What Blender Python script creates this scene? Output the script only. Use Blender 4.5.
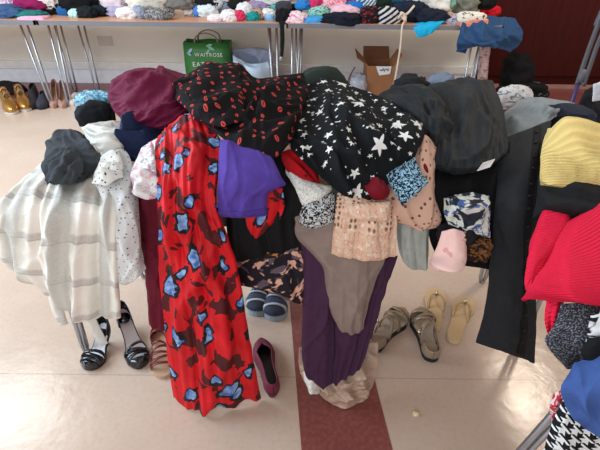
import bpy, bmesh, math, random
import numpy as np
from mathutils import Vector, Matrix, noise

# ------------------------------------------------------------------ camera, world, light, exposure
S = bpy.context.scene
for o in list(bpy.data.objects):
    bpy.data.objects.remove(o)
COL = S.collection
CAM_H = 1.36
cam_d = bpy.data.cameras.new('camera')
cam_d.sensor_width = 36.0
cam_d.lens = 27.0
cam_d.clip_start = 0.02
cam = bpy.data.objects.new('camera', cam_d)
COL.objects.link(cam)
CAM_M = Matrix.Translation((0, 0, CAM_H)) @ Matrix.Rotation(math.radians(57.0), 4, 'X') @ Matrix.Rotation(math.radians(0.7), 4, 'Z')
cam.matrix_world = CAM_M
S.camera = cam
S.view_settings.view_transform = 'Standard'
S.view_settings.look = 'None'
S.view_settings.exposure = 0.1
S.view_settings.gamma = 1.0
S.view_settings.use_curve_mapping = False

W = bpy.data.worlds.new('hall_light')
S.world = W
W.use_nodes = True
W.node_tree.nodes['Background'].inputs[0].default_value = (1.0, 0.975, 0.95, 1)
W.node_tree.nodes['Background'].inputs[1].default_value = 0.55

def area(name, loc, target, sx, sy, power, color):
    d = bpy.data.lights.new(name, 'AREA')
    d.shape = 'RECTANGLE'
    d.size = sx
    d.size_y = sy
    d.energy = power
    d.color = color
    o = bpy.data.objects.new(name, d)
    COL.objects.link(o)
    o.location = loc
    o.rotation_euler = (Vector(target) - Vector(loc)).to_track_quat('-Z', 'Y').to_euler()
    return o
area('window_daylight', (-3.6, 1.6, 2.1), (-0.2, 1.4, 0.3), 2.6, 1.8, 165, (0.70, 0.85, 1.0))
area('rear_window_daylight', (-1.2, -2.6, 2.0), (0.0, 1.1, 0.5), 2.4, 1.6, 55, (0.92, 0.96, 1.0))
area('ceiling_tube_light', (2.4, 3.12, 2.85), (2.3, 2.9, 0), 0.5, 0.9, 40, (1.0, 0.86, 0.70))
area('ceiling_panel_light', (-2.9, 2.9, 2.9), (-2.7, 2.6, 0), 0.7, 0.9, 26, (1.0, 0.98, 0.96))

# ------------------------------------------------------------------ helpers
CAM_P = Vector((0, 0, CAM_H))
R3 = CAM_M.to_3x3()
def at(px, py, d):
    """photo point -> place in the room: d >= 0 is the distance from the camera along the room, d < 0 is the height -d"""
    v = R3 @ Vector(((px - 300) / 450.0, -(py - 225) / 450.0, -1.0))
    t = d / v.y if d >= 0 else (-d - CAM_H) / v.z
    return CAM_P + v * t
def depth(p):
    return -(R3.transposed() @ (p - CAM_P)).z

def tag(o, label=None, cat=None, group=None, kind=None):
    if label: o['label'] = label
    if cat: o['category'] = cat
    if group: o['group'] = group
    if kind: o['kind'] = kind
    return o

def mk(name, verts, faces, mat, parent=None, uvs=None, smooth=True, solid=0, subs=0, merge=False, off=-1):
    verts = [Vector(v) for v in verts]
    lo = Vector([min(v[i] for v in verts) for i in range(3)])
    hi = Vector([max(v[i] for v in verts) for i in range(3)])
    org = Vector(((lo.x + hi.x) / 2, (lo.y + hi.y) / 2, lo.z)) if parent is None else Vector((0, 0, 0))
    me = bpy.data.meshes.new(name)
    me.from_pydata([v - org for v in verts], [], faces)
    if uvs:
        l = me.uv_layers.new(name='UVMap')
        for lp in me.loops:
            l.data[lp.index].uv = uvs[lp.vertex_index]
    if merge:
        bm = bmesh.new(); bm.from_mesh(me)
        bmesh.ops.remove_doubles(bm, verts=bm.verts, dist=0.0004)
        bmesh.ops.recalc_face_normals(bm, faces=bm.faces)
        bm.to_mesh(me); bm.free()
    me.materials.append(mat)
    if smooth:
        me.polygons.foreach_set('use_smooth', [True] * len(me.polygons))
    o = bpy.data.objects.new(name, me)
    COL.objects.link(o)
    if parent is not None:
        o.parent = parent
        # verts are in world space: undo the parent's own transform
        o.matrix_parent_inverse = parent_matrix(parent).inverted()
    else:
        o.location = org
    if solid:
        m = o.modifiers.new('thickness', 'SOLIDIFY'); m.thickness = solid; m.offset = off
    if subs:
        m = o.modifiers.new('smooth', 'SUBSURF'); m.levels = subs; m.render_levels = subs
    return o

def parent_matrix(o):
    m = Matrix.LocRotScale(o.location, o.rotation_euler, o.scale)
    return m
def empty(name, loc, label, cat, group=None):
    o = bpy.data.objects.new(name, None)
    COL.objects.link(o)
    o.location = loc
    o.empty_display_size = 0.05
    return tag(o, label, cat, group)

def cr(p0, p1, p2, p3, t):
    t2 = t * t; t3 = t2 * t
    return (p1 * 2 + (p2 - p0) * t + (p0 * 2 - p1 * 5 + p2 * 4 - p3) * t2 + (p1 * 3 - p0 - p2 * 3 + p3) * t3) * 0.5
def spline(pts, n):
    m = len(pts)
    out = []
    for i in range(n):
        s = i / (n - 1) * (m - 1)
        k = min(int(s), m - 2)
        t = s - k
        a = pts[k - 1] if k > 0 else pts[k] * 2 - pts[k + 1]
        d = pts[k + 2] if k + 2 < m else pts[k + 1] * 2 - pts[k]
        out.append(cr(a, pts[k], pts[k + 1], d, t))
    return out

def nz(v, s=0.0):
    return noise.noise(Vector((v[0] + s * 7.31, v[1] + s * 3.77, v[2] - s * 5.13)))
def crease(v, s):
    w = Vector((nz(v * 0.7, s + 1), nz(v * 0.7, s + 2), nz(v * 0.7, s + 3)))
    return 1 - 2 * abs(nz(v + w * 0.9, s))

def laps(w, h, nu, nv, n, ang, spread, hgt, wid, ln, seed):
    """height of n lapped folds over a w x h cloth: a gentle rise on one side, a steep drop on the other, fading at both ends"""
    rs = np.random.RandomState(int(seed * 37 + 11) % 99991)
    X, Y = np.meshgrid(np.linspace(0, w, nu), np.linspace(0, h, nv))
    H = np.zeros((nv, nu))
    for k in range(int(n)):
        cx = w * (k + rs.rand()) / n if spread < 0.3 else w * rs.rand()
        cy = h * (0.15 + 0.8 * rs.rand())
        a = ang + spread * (rs.rand() * 2 - 1)
        L = ln * (0.6 + 0.8 * rs.rand()); wd = wid * (0.6 + 0.9 * rs.rand()); hh = hgt * (0.45 + 0.8 * rs.rand())
        s_ = (X - cx) * math.sin(a) + (Y - cy) * math.cos(a)
        t_ = (X - cx) * math.cos(a) - (Y - cy) * math.sin(a)
        t_ = t_ - (rs.rand() - .5) * 1.6 / L * s_ ** 2 + 0.004 * np.sin(s_ * 40 + k)
        if rs.rand() < .5: t_ = -t_
        p = np.where(t_ < 0, np.exp(-(t_ / (1.7 * wd)) ** 2), np.exp(-np.abs(t_) / (0.45 * wd)))
        H += hh * p * np.clip(1 - (s_ / L) ** 2, 0, 1) ** 0.8
    return H

def cloth(name, rows, mat, label=None, cat=None, parent=None, nu=56, nv=56, folds=0, amp=0.012, grow=0.5,
          crum=0.008, cf=9.0, puff=0.0, tuck=0.006, hem=0.0, thick=0.004, seed=1, slant=0.0, group=None, keep=None, lap=None, planar=False):
    """a hanging or heaped garment: a grid through control rows, pleated, creased, rounded back at its edges and given thickness"""
    P = [spline([at(*c) for c in r], nu) for r in rows]
    G = [[None] * nu for _ in range(nv)]
    for i in range(nu):
        c = spline([P[k][i] for k in range(len(rows))], nv)
        for j in range(nv):
            G[j][i] = c[j]
    midw = sum((G[nv // 2][i] - G[nv // 2][i - 1]).length for i in range(1, nu))
    midh = sum((G[j][nu // 2] - G[j - 1][nu // 2]).length for j in range(1, nv))
    if lap is None:      # hanging: lapped folds run down the cloth
        lap = (max(2, round(midw / 0.035)), 0.0, 0.12, 0.011, 0.016, midh * 0.6)
    nlap = lap and lap[2] > 0.3
    HL = laps(midw, midh, nu, nv, *lap, seed) if lap else np.zeros((nv, nu))
    HL = HL - HL.mean() * 0.7
    crum *= 0.4
    N = [[None] * nu for _ in range(nv)]
    sgn = 0
    for j in range(nv):
        for i in range(nu):
            du = G[j][min(i + 1, nu - 1)] - G[j][max(i - 1, 0)]
            dv = G[min(j + 1, nv - 1)][i] - G[max(j - 1, 0)][i]
            n = du.cross(dv)
            n = n.normalized() if n.length > 1e-9 else Vector((0, -1, 0))
            N[j][i] = n
            sgn += 1 if n.dot(CAM_P - G[j][i]) > 0 else -1
    if sgn < 0:
        for j in range(nv):
            for i in range(nu): N[j][i] = -N[j][i]
    ph = seed * 1.7
    if planar:
        ua = (G[nv // 2][nu - 1] - G[nv // 2][0]).normalized()
        nn = (CAM_P - G[nv // 2][nu // 2]).normalized() * 0.5 + N[nv // 2][nu // 2]
        nn = nn.normalized(); ub = nn.cross(ua).normalized(); ua = ub.cross(nn)
    V = []
    UV = []
    for j in range(nv):
        v = j / (nv - 1)
        for i in range(nu):
            u = i / (nu - 1)
            p = G[j][i].copy(); n = N[j][i]
            d = 0.0
            if folds:
                uu = u + slant * v + 0.10 * nz((u * 2.2, v * 1.1, seed * 3.1))
                a = amp * (0.25 + 0.75 * v ** grow) * (0.65 + 0.6 * nz((u * 3, v * 1.6, 9.0 + seed)))
                x = 2 * math.pi * (folds * uu) + ph
                d += a * (2.4 * abs(math.sin(x / 2)) ** 0.8 - 1.5 + 0.45 * math.sin(2.3 * x + 1.3 + 2 * v))
            d += float(HL[j, i]) * ((0.08 if nlap else 0.3) + (0.92 if nlap else 0.7) * min(1.0, min(min(u, 1 - u) * midw, min(v, 1 - v) * midh * (1.0 if nlap else 9)) / 0.045))
            q = p * cf
            d += crum * (crease(q, seed) - 0.3) + 0.5 * crum * crease(q * 2.1, seed + 4) + 0.22 * crum * crease(q * 4.3, seed + 6)
            eu = min(u, 1 - u); ev = min(v, 1 - v)
            e = min(eu * midw, ev * midh)
            rr = 0.022
            if tuck > 0.02: rr = 0.03
            if e < rr:
                d -= tuck * (1 - e / rr) ** 2
            d += puff * (1 - (2 * u - 1) ** 4) * (1 - (2 * v - 1) ** 4)
            if e < 0.05 and eu > 0 or ev > 0:
                k2 = max(0.0, 1 - e / 0.05)
                if k2 > 0: p += (G[j][min(i + 1, nu - 1)] - G[j][max(i - 1, 0)]).normalized() * 0.003 * k2 * nz(G[j][i] * 22, seed + 2) + (G[min(j + 1, nv - 1)][i] - G[max(j - 1, 0)][i]).normalized() * 0.003 * k2 * nz(G[j][i] * 22, seed + 3)
            p += n * d
            if hem and v > 0.8:
                p += Vector((0, 0, -1)) * hem * ((v - 0.8) / 0.2) * (0.5 * math.sin(u * 23 + ph) + 0.7 * nz((u * 9, 2, seed)))
            if p.z < 0.004: p.z = 0.004
            V.append(p)
            UV.append((G[j][i].dot(ua) + 1.5, G[j][i].dot(ub) + 1.5) if planar else (u * midw, (1 - v) * midh))
    F = []
    for j in range(nv - 1):
        for i in range(nu - 1):
            a = j * nu + i
            f = (a, a + nu, a + nu + 1, a + 1)
            F.append(f if sgn < 0 else f[::-1])
    # solidify grows away from the camera side
    o = mk(name, V, F, mat, parent, UV, solid=thick, subs=1)
    m = o.data
    if m.polygons[len(F) // 2].normal.dot(CAM_P - V[F[len(F) // 2][0]]) < 0:
        m.flip_normals()
    if label: tag(o, label, cat, group)
    if keep is not None: keep.append((V, nu, nv))
    return o

def strip(name, grid, u0, u1, v0, v1, mat, parent, lift=0.003, thick=0.003, nu=30, nv=5):
    """a sewn band (hem, waistband, cuff, trim) lying on a garment made by cloth()"""
    V, gu, gv = grid
    def g(u, v):
        x = u * (gu - 1); y = v * (gv - 1)
        i = min(int(x), gu - 2); j = min(int(y), gv - 2); a = x - i; b = y - j
        return (V[j * gu + i] * (1 - a) + V[j * gu + i + 1] * a) * (1 - b) + (V[(j + 1) * gu + i] * (1 - a) + V[(j + 1) * gu + i + 1] * a) * b
    vs = []; uv = []
    for j in range(nv):
        for i in range(nu):
            p = g(u0 + (u1 - u0) * i / (nu - 1), v0 + (v1 - v0) * j / (nv - 1))
            p = p + (CAM_P - p).normalized() * lift
            vs.append(p); uv.append((i * 0.01, j * 0.01))
    fs = [(j * nu + i, (j + 1) * nu + i, (j + 1) * nu + i + 1, j * nu + i + 1) for j in range(nv - 1) for i in range(nu - 1)]
    return mk(name, vs, fs, mat, parent, uv, solid=thick)

def grid_point(grid, u, v):
    V, gu, gv = grid
    return V[int(round(v * (gv - 1))) * gu + int(round(u * (gu - 1)))]

_ico = {}
def ico(sub):
    if sub not in _ico:
        bm = bmesh.new()
        bmesh.ops.create_icosphere(bm, subdivisions=sub, radius=1)
        _ico[sub] = ([v.co.copy() for v in bm.verts], [tuple(v.index for v in f.verts) for f in bm.faces])
        bm.free()
    return _ico[sub]

def lump(name, c, r, mat, label=None, cat=None, parent=None, seed=1, cr_=0.16, fr=1.5, sub=4, yaw=0.0, box=0.8, group=None, flat=True):
    """a crumpled, creased bundle of cloth lying under its own weight"""
    vs, fs = ico(sub)
    V = []; UV = []
    ca, sa = math.cos(yaw), math.sin(yaw)
    for p in vs:
        q = Vector([math.copysign(abs(x) ** box, x) for x in p])
        k = 1 + cr_ * (crease(p * fr, seed) - 0.45) + 0.35 * cr_ * crease(p * fr * 2.6, seed + 5) + 0.12 * nz(p * 1.1, seed)
        q *= k
        if flat and q.z < -0.75: q.z = -0.75 + (q.z + 0.75) * 0.15
        x, y, z = q.x * r[0], q.y * r[1], q.z * r[2]
        V.append(Vector((c[0] + x * ca - y * sa, c[1] + x * sa + y * ca, c[2] + z)))
        UV.append((x + 0.5 * y, z * 1.2 + 0.5 * y))
    o = mk(name, V, fs, mat, parent, UV)
    if label: tag(o, label, cat, group)
    return o

def plump(name, x0, x1, y0, y1, Y, mat, label=None, cat=None, seed=1, ry=None, parent=None, **k):
    """bundle whose photo box is x0..x1, y0..y1 at distance Y"""
    c = at((x0 + x1) / 2, (y0 + y1) / 2, Y)
    s = depth(c) / 450
    rx = (x1 - x0) / 2 * s; rz = (y1 - y0) / 2 * s * 1.02
    return lump(name, c, (rx, ry or max(rz * 0.9, rx * 0.6), rz), mat, label, cat, parent, seed, **k)

def box(name, lo, hi, mat, parent=None, bev=0.0, M=None):
    bm = bmesh.new()
    bmesh.ops.create_cube(bm, size=1)
    for v in bm.verts:
        v.co = Vector([lo[i] + (v.co[i] + 0.5) * (hi[i] - lo[i]) for i in range(3)])
    if bev:
        bmesh.ops.bevel(bm, geom=list(bm.edges), offset=bev, segments=2, affect='EDGES', profile=0.6)
    V = [v.co.copy() for v in bm.verts]; F = [tuple(v.index for v in f.verts) for f in bm.faces]
    bm.free()
    if M: V = [M @ v for v in V]
    return mk(name, V, F, mat, parent, [(v.x, v.y + v.z) for v in V], smooth=False)

def tube_geo(pts, r, n=10, flat=1.0):
    pts = [Vector(p) for p in pts]
    V = []; F = []
    up = Vector((0.13, 0.31, 0.94))
    for i, p in enumerate(pts):
        t = (pts[min(i + 1, len(pts) - 1)] - pts[max(i - 1, 0)]).normalized()
        a = t.cross(up)
        a = a.normalized() if a.length > 1e-4 else Vector((1, 0, 0))
        b = t.cross(a).normalized()
        rr = r[i] if isinstance(r, (list, tuple)) else r
        for k in range(n):
            th = 2 * math.pi * k / n
            V.append(p + a * math.cos(th) * rr + b * math.sin(th) * rr * flat)
    for i in range(len(pts) - 1):
        for k in range(n):
            F.append((i * n + k, i * n + (k + 1) % n, (i + 1) * n + (k + 1) % n, (i + 1) * n + k))
    F.append(tuple(range(n))[::-1]); F.append(tuple((len(pts) - 1) * n + k for k in range(n)))
    return V, F
def tube(name, pts, r, mat, parent=None, n=10, flat=1.0, sm=0):
    if sm: pts = spline([Vector(p) for p in pts], sm)
    V, F = tube_geo(pts, r, n, flat)
    return mk(name, V, F, mat, parent, [(v.x + v.y, v.z) for v in V])

# ------------------------------------------------------------------ materials
def lin(c):
    return tuple(((x / 255) / 12.92 if x / 255 <= 0.04045 else ((x / 255 + 0.055) / 1.055) ** 2.4) for x in c) + (1,)
class NT:
    def __init__(s, name, rough=0.85, spec=0.25, metal=0.0):
        s.m = bpy.data.materials.new(name); s.m.use_nodes = True
        s.t = s.m.node_tree; s.b = s.t.nodes['Principled BSDF']
        s.b.inputs['Roughness'].default_value = rough
        s.b.inputs['Specular IOR Level'].default_value = spec
        s.b.inputs['Metallic'].default_value = metal
    def n(s, typ, ins=None, **k):
        x = s.t.nodes.new(typ)
        for a, b in k.items(): setattr(x, a, b)
        for a, b in (ins or {}).items(): s.link(b, x.inputs[a])
        return x
    def link(s, v, sock):
        if isinstance(v, bpy.types.NodeSocket): s.t.links.new(v, sock)
        else: sock.default_value = v
    def math(s, op, a, b=0.0, c=0.0):
        return s.n('ShaderNodeMath', {0: a, 1: b, 2: c}, operation=op).outputs[0]
    def vm(s, op, a, b=(0, 0, 0)):
        x = s.n('ShaderNodeVectorMath', {0: a, 1: b}, operation=op)
        return x.outputs['Value'] if op in ('LENGTH', 'DOT_PRODUCT') else x.outputs['Vector']
    def mix(s, f, a, b):
        x = s.n('ShaderNodeMix', data_type='RGBA')
        s.link(f, x.inputs[0]); s.link(a, x.inputs[6]); s.link(b, x.inputs[7])
        return x.outputs[2]
    def uv(s): return s.n('ShaderNodeTexCoord').outputs['UV']
    def obj(s): return s.n('ShaderNodeTexCoord').outputs['Object']
    def sep(s, v):
        x = s.n('ShaderNodeSeparateXYZ', {0: v}); return x.outputs
    def comb(s, a, b, c=0.0): return s.n('ShaderNodeCombineXYZ', {0: a, 1: b, 2: c}).outputs[0]
    def noise(s, v, sc, det=2.0, dist=0.0):
        x = s.n('ShaderNodeTexNoise', {'Vector': v, 'Scale': sc, 'Detail': det, 'Distortion': dist})
        return x.outputs
    def vor(s, v, rnd=1.0):
        x = s.n('ShaderNodeTexVoronoi', {'Vector': v, 'Scale': 1.0, 'Randomness': rnd}, voronoi_dimensions='2D'); return x.outputs
    def lt(s, a, b): return s.math('LESS_THAN', a, b)
    def gt(s, a, b): return s.math('GREATER_THAN', a, b)
    def smooth(s, x, a, b):
        return s.n('ShaderNodeMapRange', {0: x, 1: a, 2: b, 3: 0.0, 4: 1.0}, interpolation_type='SMOOTHSTEP').outputs[0]
    def bump(s, h, st=0.3, dist=0.002):
        x = s.n('ShaderNodeBump', {'Height': h, 'Strength': st, 'Distance': dist}); s.t.links.new(x.outputs[0], s.b.inputs['Normal'])
    def fbump(s, u, sc=300.0, st=0.2, dist=0.001, wr=0.2):
        w = s.noise(u, 9, 3, 1.5)[0]
        r = s.math('SUBTRACT', 1.0, s.math('MULTIPLY', s.math('ABSOLUTE', s.math('SUBTRACT', w, 0.5)), 6.0))
        a = s.n('ShaderNodeBump', {'Height': s.math('MAXIMUM', r, 0.0), 'Strength': wr, 'Distance': 0.006})
        x = s.n('ShaderNodeBump', {'Height': s.noise(u, sc, 2)[0], 'Strength': st, 'Distance': dist, 'Normal': a.outputs[0]})
        s.t.links.new(x.outputs[0], s.b.inputs['Normal'])
    def done(s, col):
        s.link(col, s.b.inputs['Base Color']); return s.m

MATS = {}
def fab(c, rough=0.85, var=0.12, sheen=0.0, spec=0.2):
    key = (c, rough, sheen)
    if key in MATS: return MATS[key]
    t = NT('fabric_%02x%02x%02x' % c, rough, spec)
    u = t.uv()
    f = t.noise(u, 35, 3)[0]
    a = lin(c); b = tuple(min(1, x * (1 - var)) for x in a[:3]) + (1,)
    col = t.mix(t.smooth(f, 0.3, 0.7), b, a)
    t.fbump(u, 380, 0.25, 0.001)
    if sheen:
        t.b.inputs['Sheen Weight'].default_value = sheen
    MATS[key] = t.done(col)
    return MATS[key]
def plain(name, c, rough=0.5, metal=0.0, spec=0.5):
    if name in MATS: return MATS[name]
    t = NT(name, rough, spec, metal)
    f = t.noise(t.obj(), 14, 3)[0]
    a = lin(c)
    MATS[name] = t.done(t.mix(t.smooth(f, 0.3, 0.75), a, tuple(x * 0.9 for x in a[:3]) + (1,)))
    return MATS[name]

def cells(t, u, sx, sy, rnd, warp=0.0, wscale=3.0):
    v = t.vm('MULTIPLY', u, (sx, sy, 0))
    if warp:
        w = t.noise(v, wscale, 2)[1]
        w = t.vm('MULTIPLY', t.vm('SUBTRACT', w, (0.5, 0.5, 0.5)), (warp, warp, 0))
        v = t.vm('ADD', v, w)
    o = t.vor(v, rnd)
    return t.vm('SUBTRACT', v, o['Position']), o['Color']
def rot2(t, d, ang):
    return t.n('ShaderNodeVectorRotate', {'Vector': d, 'Angle': ang}, rotation_type='Z_AXIS').outputs[0]

def m_kiss():
    t = NT('black_cloth_with_red_lip_prints', 0.8, 0.1); u = t.uv()
    d, c = cells(t, u, 31, 31, 0.45)
    d = rot2(t, d, t.math('MULTIPLY', t.sep(c)[0], 2.4))
    e = t.vm('LENGTH', t.vm('MULTIPLY', d, (1, 1.35, 0)))
    lip = t.lt(e, 0.185)
    ay = t.math('ABSOLUTE', t.sep(d)[1])
    slit = t.math('MULTIPLY', t.lt(ay, 0.03), t.lt(e, 0.12))
    lip = t.math('SUBTRACT', lip, slit)
    t.fbump(u, 300, 0.15, 0.001)
    return t.done(t.mix(lip, lin((23, 20, 22)), lin((200, 72, 66))))
def star_mask(t, u, sc, rnd, r0, r1, pw):
    d, c = cells(t, u, sc, sc, rnd)
    s = t.sep(d)
    cs = t.sep(c)
    th = t.math('ADD', t.math('ARCTAN2', s[1], s[0]), t.math('MULTIPLY', cs[1], 6.28))
    a = t.math('ABSOLUTE', t.math('SUBTRACT', t.math('MODULO', t.math('ADD', th, 31.4159), 1.256637), 0.628318))
    k = t.math('DIVIDE', a, 0.628318)
    edge = t.math('ADD', 0.40, t.math('MULTIPLY', t.math('POWER', k, 1.5), 0.60))
    R = t.math('ADD', r0, t.math('MULTIPLY', t.math('POWER', cs[0], pw), r1 - r0))
    return t.lt(t.vm('LENGTH', d), t.math('MULTIPLY', edge, R))
def m_star():
    t = NT('black_jersey_with_white_stars', 0.8, 0.1); u = t.uv()
    m = t.math('MAXIMUM', star_mask(t, u, 19, 0.75, 0.10, 0.46, 2.2), star_mask(t, t.vm('ADD', u, (3.3, 1.7, 0)), 36, 0.85, 0.05, 0.24, 2.0))
    t.fbump(u, 300, 0.15, 0.001)
    return t.done(t.mix(m, lin((23, 25, 28)), lin((225, 225, 222))))
def m_dress():
    t = NT('red_cloth_with_blue_brush_marks', 0.6, 0.3); u = t.uv()
    d, c = cells(t, u, 14, 9.5, 0.9, 0.5, 2.2)
    d = rot2(t, d, t.math('SUBTRACT', t.math('MULTIPLY', t.sep(c)[0], 1.2), 0.3))
    e = t.vm('LENGTH', t.vm('MULTIPLY', d, (1.35, 0.85, 0)))
    n2 = t.noise(u, 55, 3)[0]
    e = t.math('ADD', e, t.math('MULTIPLY', t.math('SUBTRACT', n2, 0.5), 0.22))
    big = t.math('MULTIPLY', t.sep(c)[1], 0.16)
    dark = t.lt(e, t.math('ADD', 0.20, big)); blue = t.lt(e, t.math('ADD', 0.10, big))
    mar = t.gt(t.noise(t.vm('MULTIPLY', u, (1.2, 0.7, 0)), 19, 3, 0.8)[0], 0.55)
    red = t.mix(t.smooth(t.noise(u, 12, 3)[0], 0.3, 0.7), lin((190, 12, 24)), lin((214, 20, 32)))
    col = t.mix(mar, red, lin((78, 16, 22)))
    col = t.mix(dark, col, lin((24, 20, 26)))
    bl = t.mix(t.smooth(n2, 0.35, 0.65), lin((70, 105, 180)), lin((150, 185, 225)))
    t.fbump(u, 300, 0.12, 0.001)
    return t.done(t.mix(blue, col, bl))
def m_plaid():
    t = NT('cream_wool_with_grey_plaid', 0.95, 0.1); u = t.uv()
    s = t.sep(t.vm('ADD', u, t.vm('MULTIPLY', t.noise(u, 9, 2)[1], (0.012, 0.012, 0))))
    def bandf(x, per, ph, w, soft):
        f = t.math('ABSOLUTE', t.math('SUBTRACT', t.math('FRACT', t.math('ADD', t.math('DIVIDE', x, per), ph)), 0.5))
        return t.math('SUBTRACT', 1.0, t.smooth(f, w, w + soft))
    hb = t.math('MULTIPLY', bandf(s[1], 0.135, 0.2, 0.04, 0.09), 0.45)
    hl = t.math('MULTIPLY', bandf(s[1], 0.135, 0.28, 0.012, 0.02), 0.6)
    vb = t.math('MULTIPLY', bandf(s[0], 0.15, 0.1, 0.12, 0.1), 0.42)
    g = t.math('MULTIPLY', t.math('MAXIMUM', t.math('MAXIMUM', hb, hl), vb), t.math('ADD', 0.6, t.math('MULTIPLY', t.noise(u, 160, 2)[0], 0.8)))
    pk = t.math('MULTIPLY', bandf(s[0], 0.15, 0.62, 0.12, 0.1), 0.45)
    col = t.mix(pk, lin((226, 222, 212)), lin((222, 203, 194)))
    col = t.mix(g, col, lin((140, 138, 138)))
    t.fbump(u, 220, 0.4, 0.002)
    return t.done(col)
def m_dots(name, base, dot, sc, r, rnd=0.8):
    t = NT(name, 0.85, 0.2); u = t.uv()
    d, c = cells(t, u, sc, sc, rnd)
    m = t.lt(t.vm('LENGTH', d), r)
    t.fbump(u, 300, 0.2, 0.001)
    return t.done(t.mix(m, lin(base), lin(dot)))
def m_speck(name, a, b, sc, th=0.5, dist=1.0, stretch=(1, 1, 0), c=None, rough=0.85, sc2=None):
    t = NT(name, rough, 0.2); u = t.vm('MULTIPLY', t.uv(), stretch)
    f = t.noise(u, sc, 2, dist)[0]
    col = t.mix(t.smooth(f, th - 0.025, th + 0.025), lin(a), lin(b))
    if c:
        g = t.noise(t.vm('ADD', u, (5.1, 2.2, 0)), sc2 or sc * 0.6, 2, dist)[0]
        col = t.mix(t.smooth(g, 0.56, 0.6), col, lin(c))
    t.fbump(u, 260, 0.2, 0.001)
    return t.done(col)
def m_hound():
    t = NT('black_and_white_houndstooth', 0.9, 0.15); u = t.uv()
    s = t.sep(t.vm('MULTIPLY', u, (38, 38, 0)))
    fx = t.math('FRACT', s[0]); fy = t.math('FRACT', s[1])
    hx = t.lt(fx, 0.5); hy = t.lt(fy, 0.5)
    tw = t.lt(t.math('FRACT', t.math('MULTIPLY', t.math('ADD', s[0], s[1]), 2.0)), 0.5)
    eq = t.math('COMPARE', hx, hy, 0.1)
    mixm = t.math('ADD', t.math('MULTIPLY', eq, hx), t.math('MULTIPLY', t.math('SUBTRACT', 1.0, eq), tw))
    return t.done(t.mix(mixm, lin((225, 228, 228)), lin((26, 27, 30))))
def m_rib(name, c, per, axis=0, depth_=0.35, wob=0.3, dark=0.82, rough=0.9, ang=0.0):
    t = NT(name, rough, 0.15); u = t.uv()
    s = t.sep(t.n('ShaderNodeVectorRotate', {'Vector': t.vm('ADD', u, t.vm('MULTIPLY', t.noise(u, 14, 2)[1], (per * wob, per * wob, 0))), 'Angle': ang}, rotation_type='Z_AXIS').outputs[0])
    w = t.math('SINE', t.math('MULTIPLY', s[axis], 6.2832 / per))
    f = t.math('ADD', 0.5, t.math('MULTIPLY', w, 0.5))
    a = lin(c)
    x = t.n('ShaderNodeBump', {'Height': t.math('ADD', f, t.math('MULTIPLY', t.noise(u, 200, 2)[0], 0.4)), 'Strength': depth_ + 0.3, 'Distance': 0.004})
    t.t.links.new(x.outputs[0], t.b.inputs['Normal'])
    return t.done(t.mix(f, tuple(x * dark for x in a[:3]) + (1,), a))
def m_knit():
    t = NT('peach_open_lace_knit', 0.95, 0.1); u = t.uv()
    d, c = cells(t, u, 85, 62, 0.35)
    hole = t.math('SUBTRACT', 1.0, t.smooth(t.vm('LENGTH', d), 0.22, 0.36))
    s = t.sep(u)
    col_ = t.math('ADD', 0.5, t.math('MULTIPLY', t.math('SINE', t.math('MULTIPLY', s[0], 6.2832 / 0.046)), 0.5))
    zone = t.math('MULTIPLY', t.math('MULTIPLY', t.smooth(s[1], 0.05, 0.07), t.smooth(col_, 0.3, 0.5)), hole)
    b = t.mix(t.smooth(t.noise(u, 45, 3)[0], 0.35, 0.7), lin((222, 188, 162)), lin((212, 158, 134)))
    b = t.mix(t.smooth(t.noise(u, 90, 2)[0], 0.5, 0.7), b, lin((232, 214, 196)))
    x = t.n('ShaderNodeBump', {'Height': t.math('ADD', t.math('SUBTRACT', 1.0, hole), col_), 'Strength': 0.6, 'Distance': 0.004})
    t.t.links.new(x.outputs[0], t.b.inputs['Normal'])
    return t.done(t.mix(t.math('MULTIPLY', zone, 0.8), b, lin((84, 50, 42))))
def m_stripes(name, cols, per, ang=0.6):
    t = NT(name, 0.85, 0.2); u = t.uv()
    v = t.n('ShaderNodeVectorRotate', {'Vector': u, 'Angle': ang}, rotation_type='Z_AXIS').outputs[0]
    f = t.math('FRACT', t.math('DIVIDE', t.sep(v)[0], per))
    col = lin(cols[0])
    for k in range(1, len(cols)):
        col = t.mix(t.gt(f, k / len(cols)), col, lin(cols[k]))
    return t.done(col)

CHROME = plain('chrome_steel', (176, 178, 184), 0.35, 0.9)
GREYSTEEL = plain('grey_enamel', (150, 152, 160), 0.4, 0.4)
BLACKPL = plain('black_plastic', (22, 22, 24), 0.4)
RUBBER = plain('black_rubber', (18, 19, 24), 0.6)

# ------------------------------------------------------------------ setting
def m_floor():
    t = NT('beige_lino', 0.32, 0.45); o = t.n('ShaderNodeNewGeometry').outputs['Position']
    n1 = t.noise(o, 2.2, 4)[0]; n2 = t.noise(o, 60, 3)[0]
    c = t.mix(t.smooth(n1, 0.3, 0.7), lin((196, 174, 156)), lin((204, 184, 168)))
    c = t.mix(t.math('MULTIPLY', t.smooth(n2, 0.45, 0.7), 0.25), c, lin((182, 156, 132)))
    s = t.sep(o)
    seam = t.lt(t.math('ABSOLUTE', t.math('SUBTRACT', t.math('FRACT', t.math('DIVIDE', t.math('SUBTRACT', s[1], 1.075), 1.2)), 0.5)), 0.5 - 0.4985) if False else t.lt(t.math('ABSOLUTE', t.math('SUBTRACT', s[1], 1.075)), 0.0022)
    c = t.mix(t.math('MULTIPLY', seam, 0.35), c, lin((130, 105, 88)))
    t.link(t.math('ADD', 0.12, t.math('MULTIPLY', t.noise(o, 9, 4)[0], 0.16)), t.b.inputs['Roughness'])
    t.bump(t.noise(o, 24, 3)[0], 0.22, 0.004)
    return t.done(c)
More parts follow.
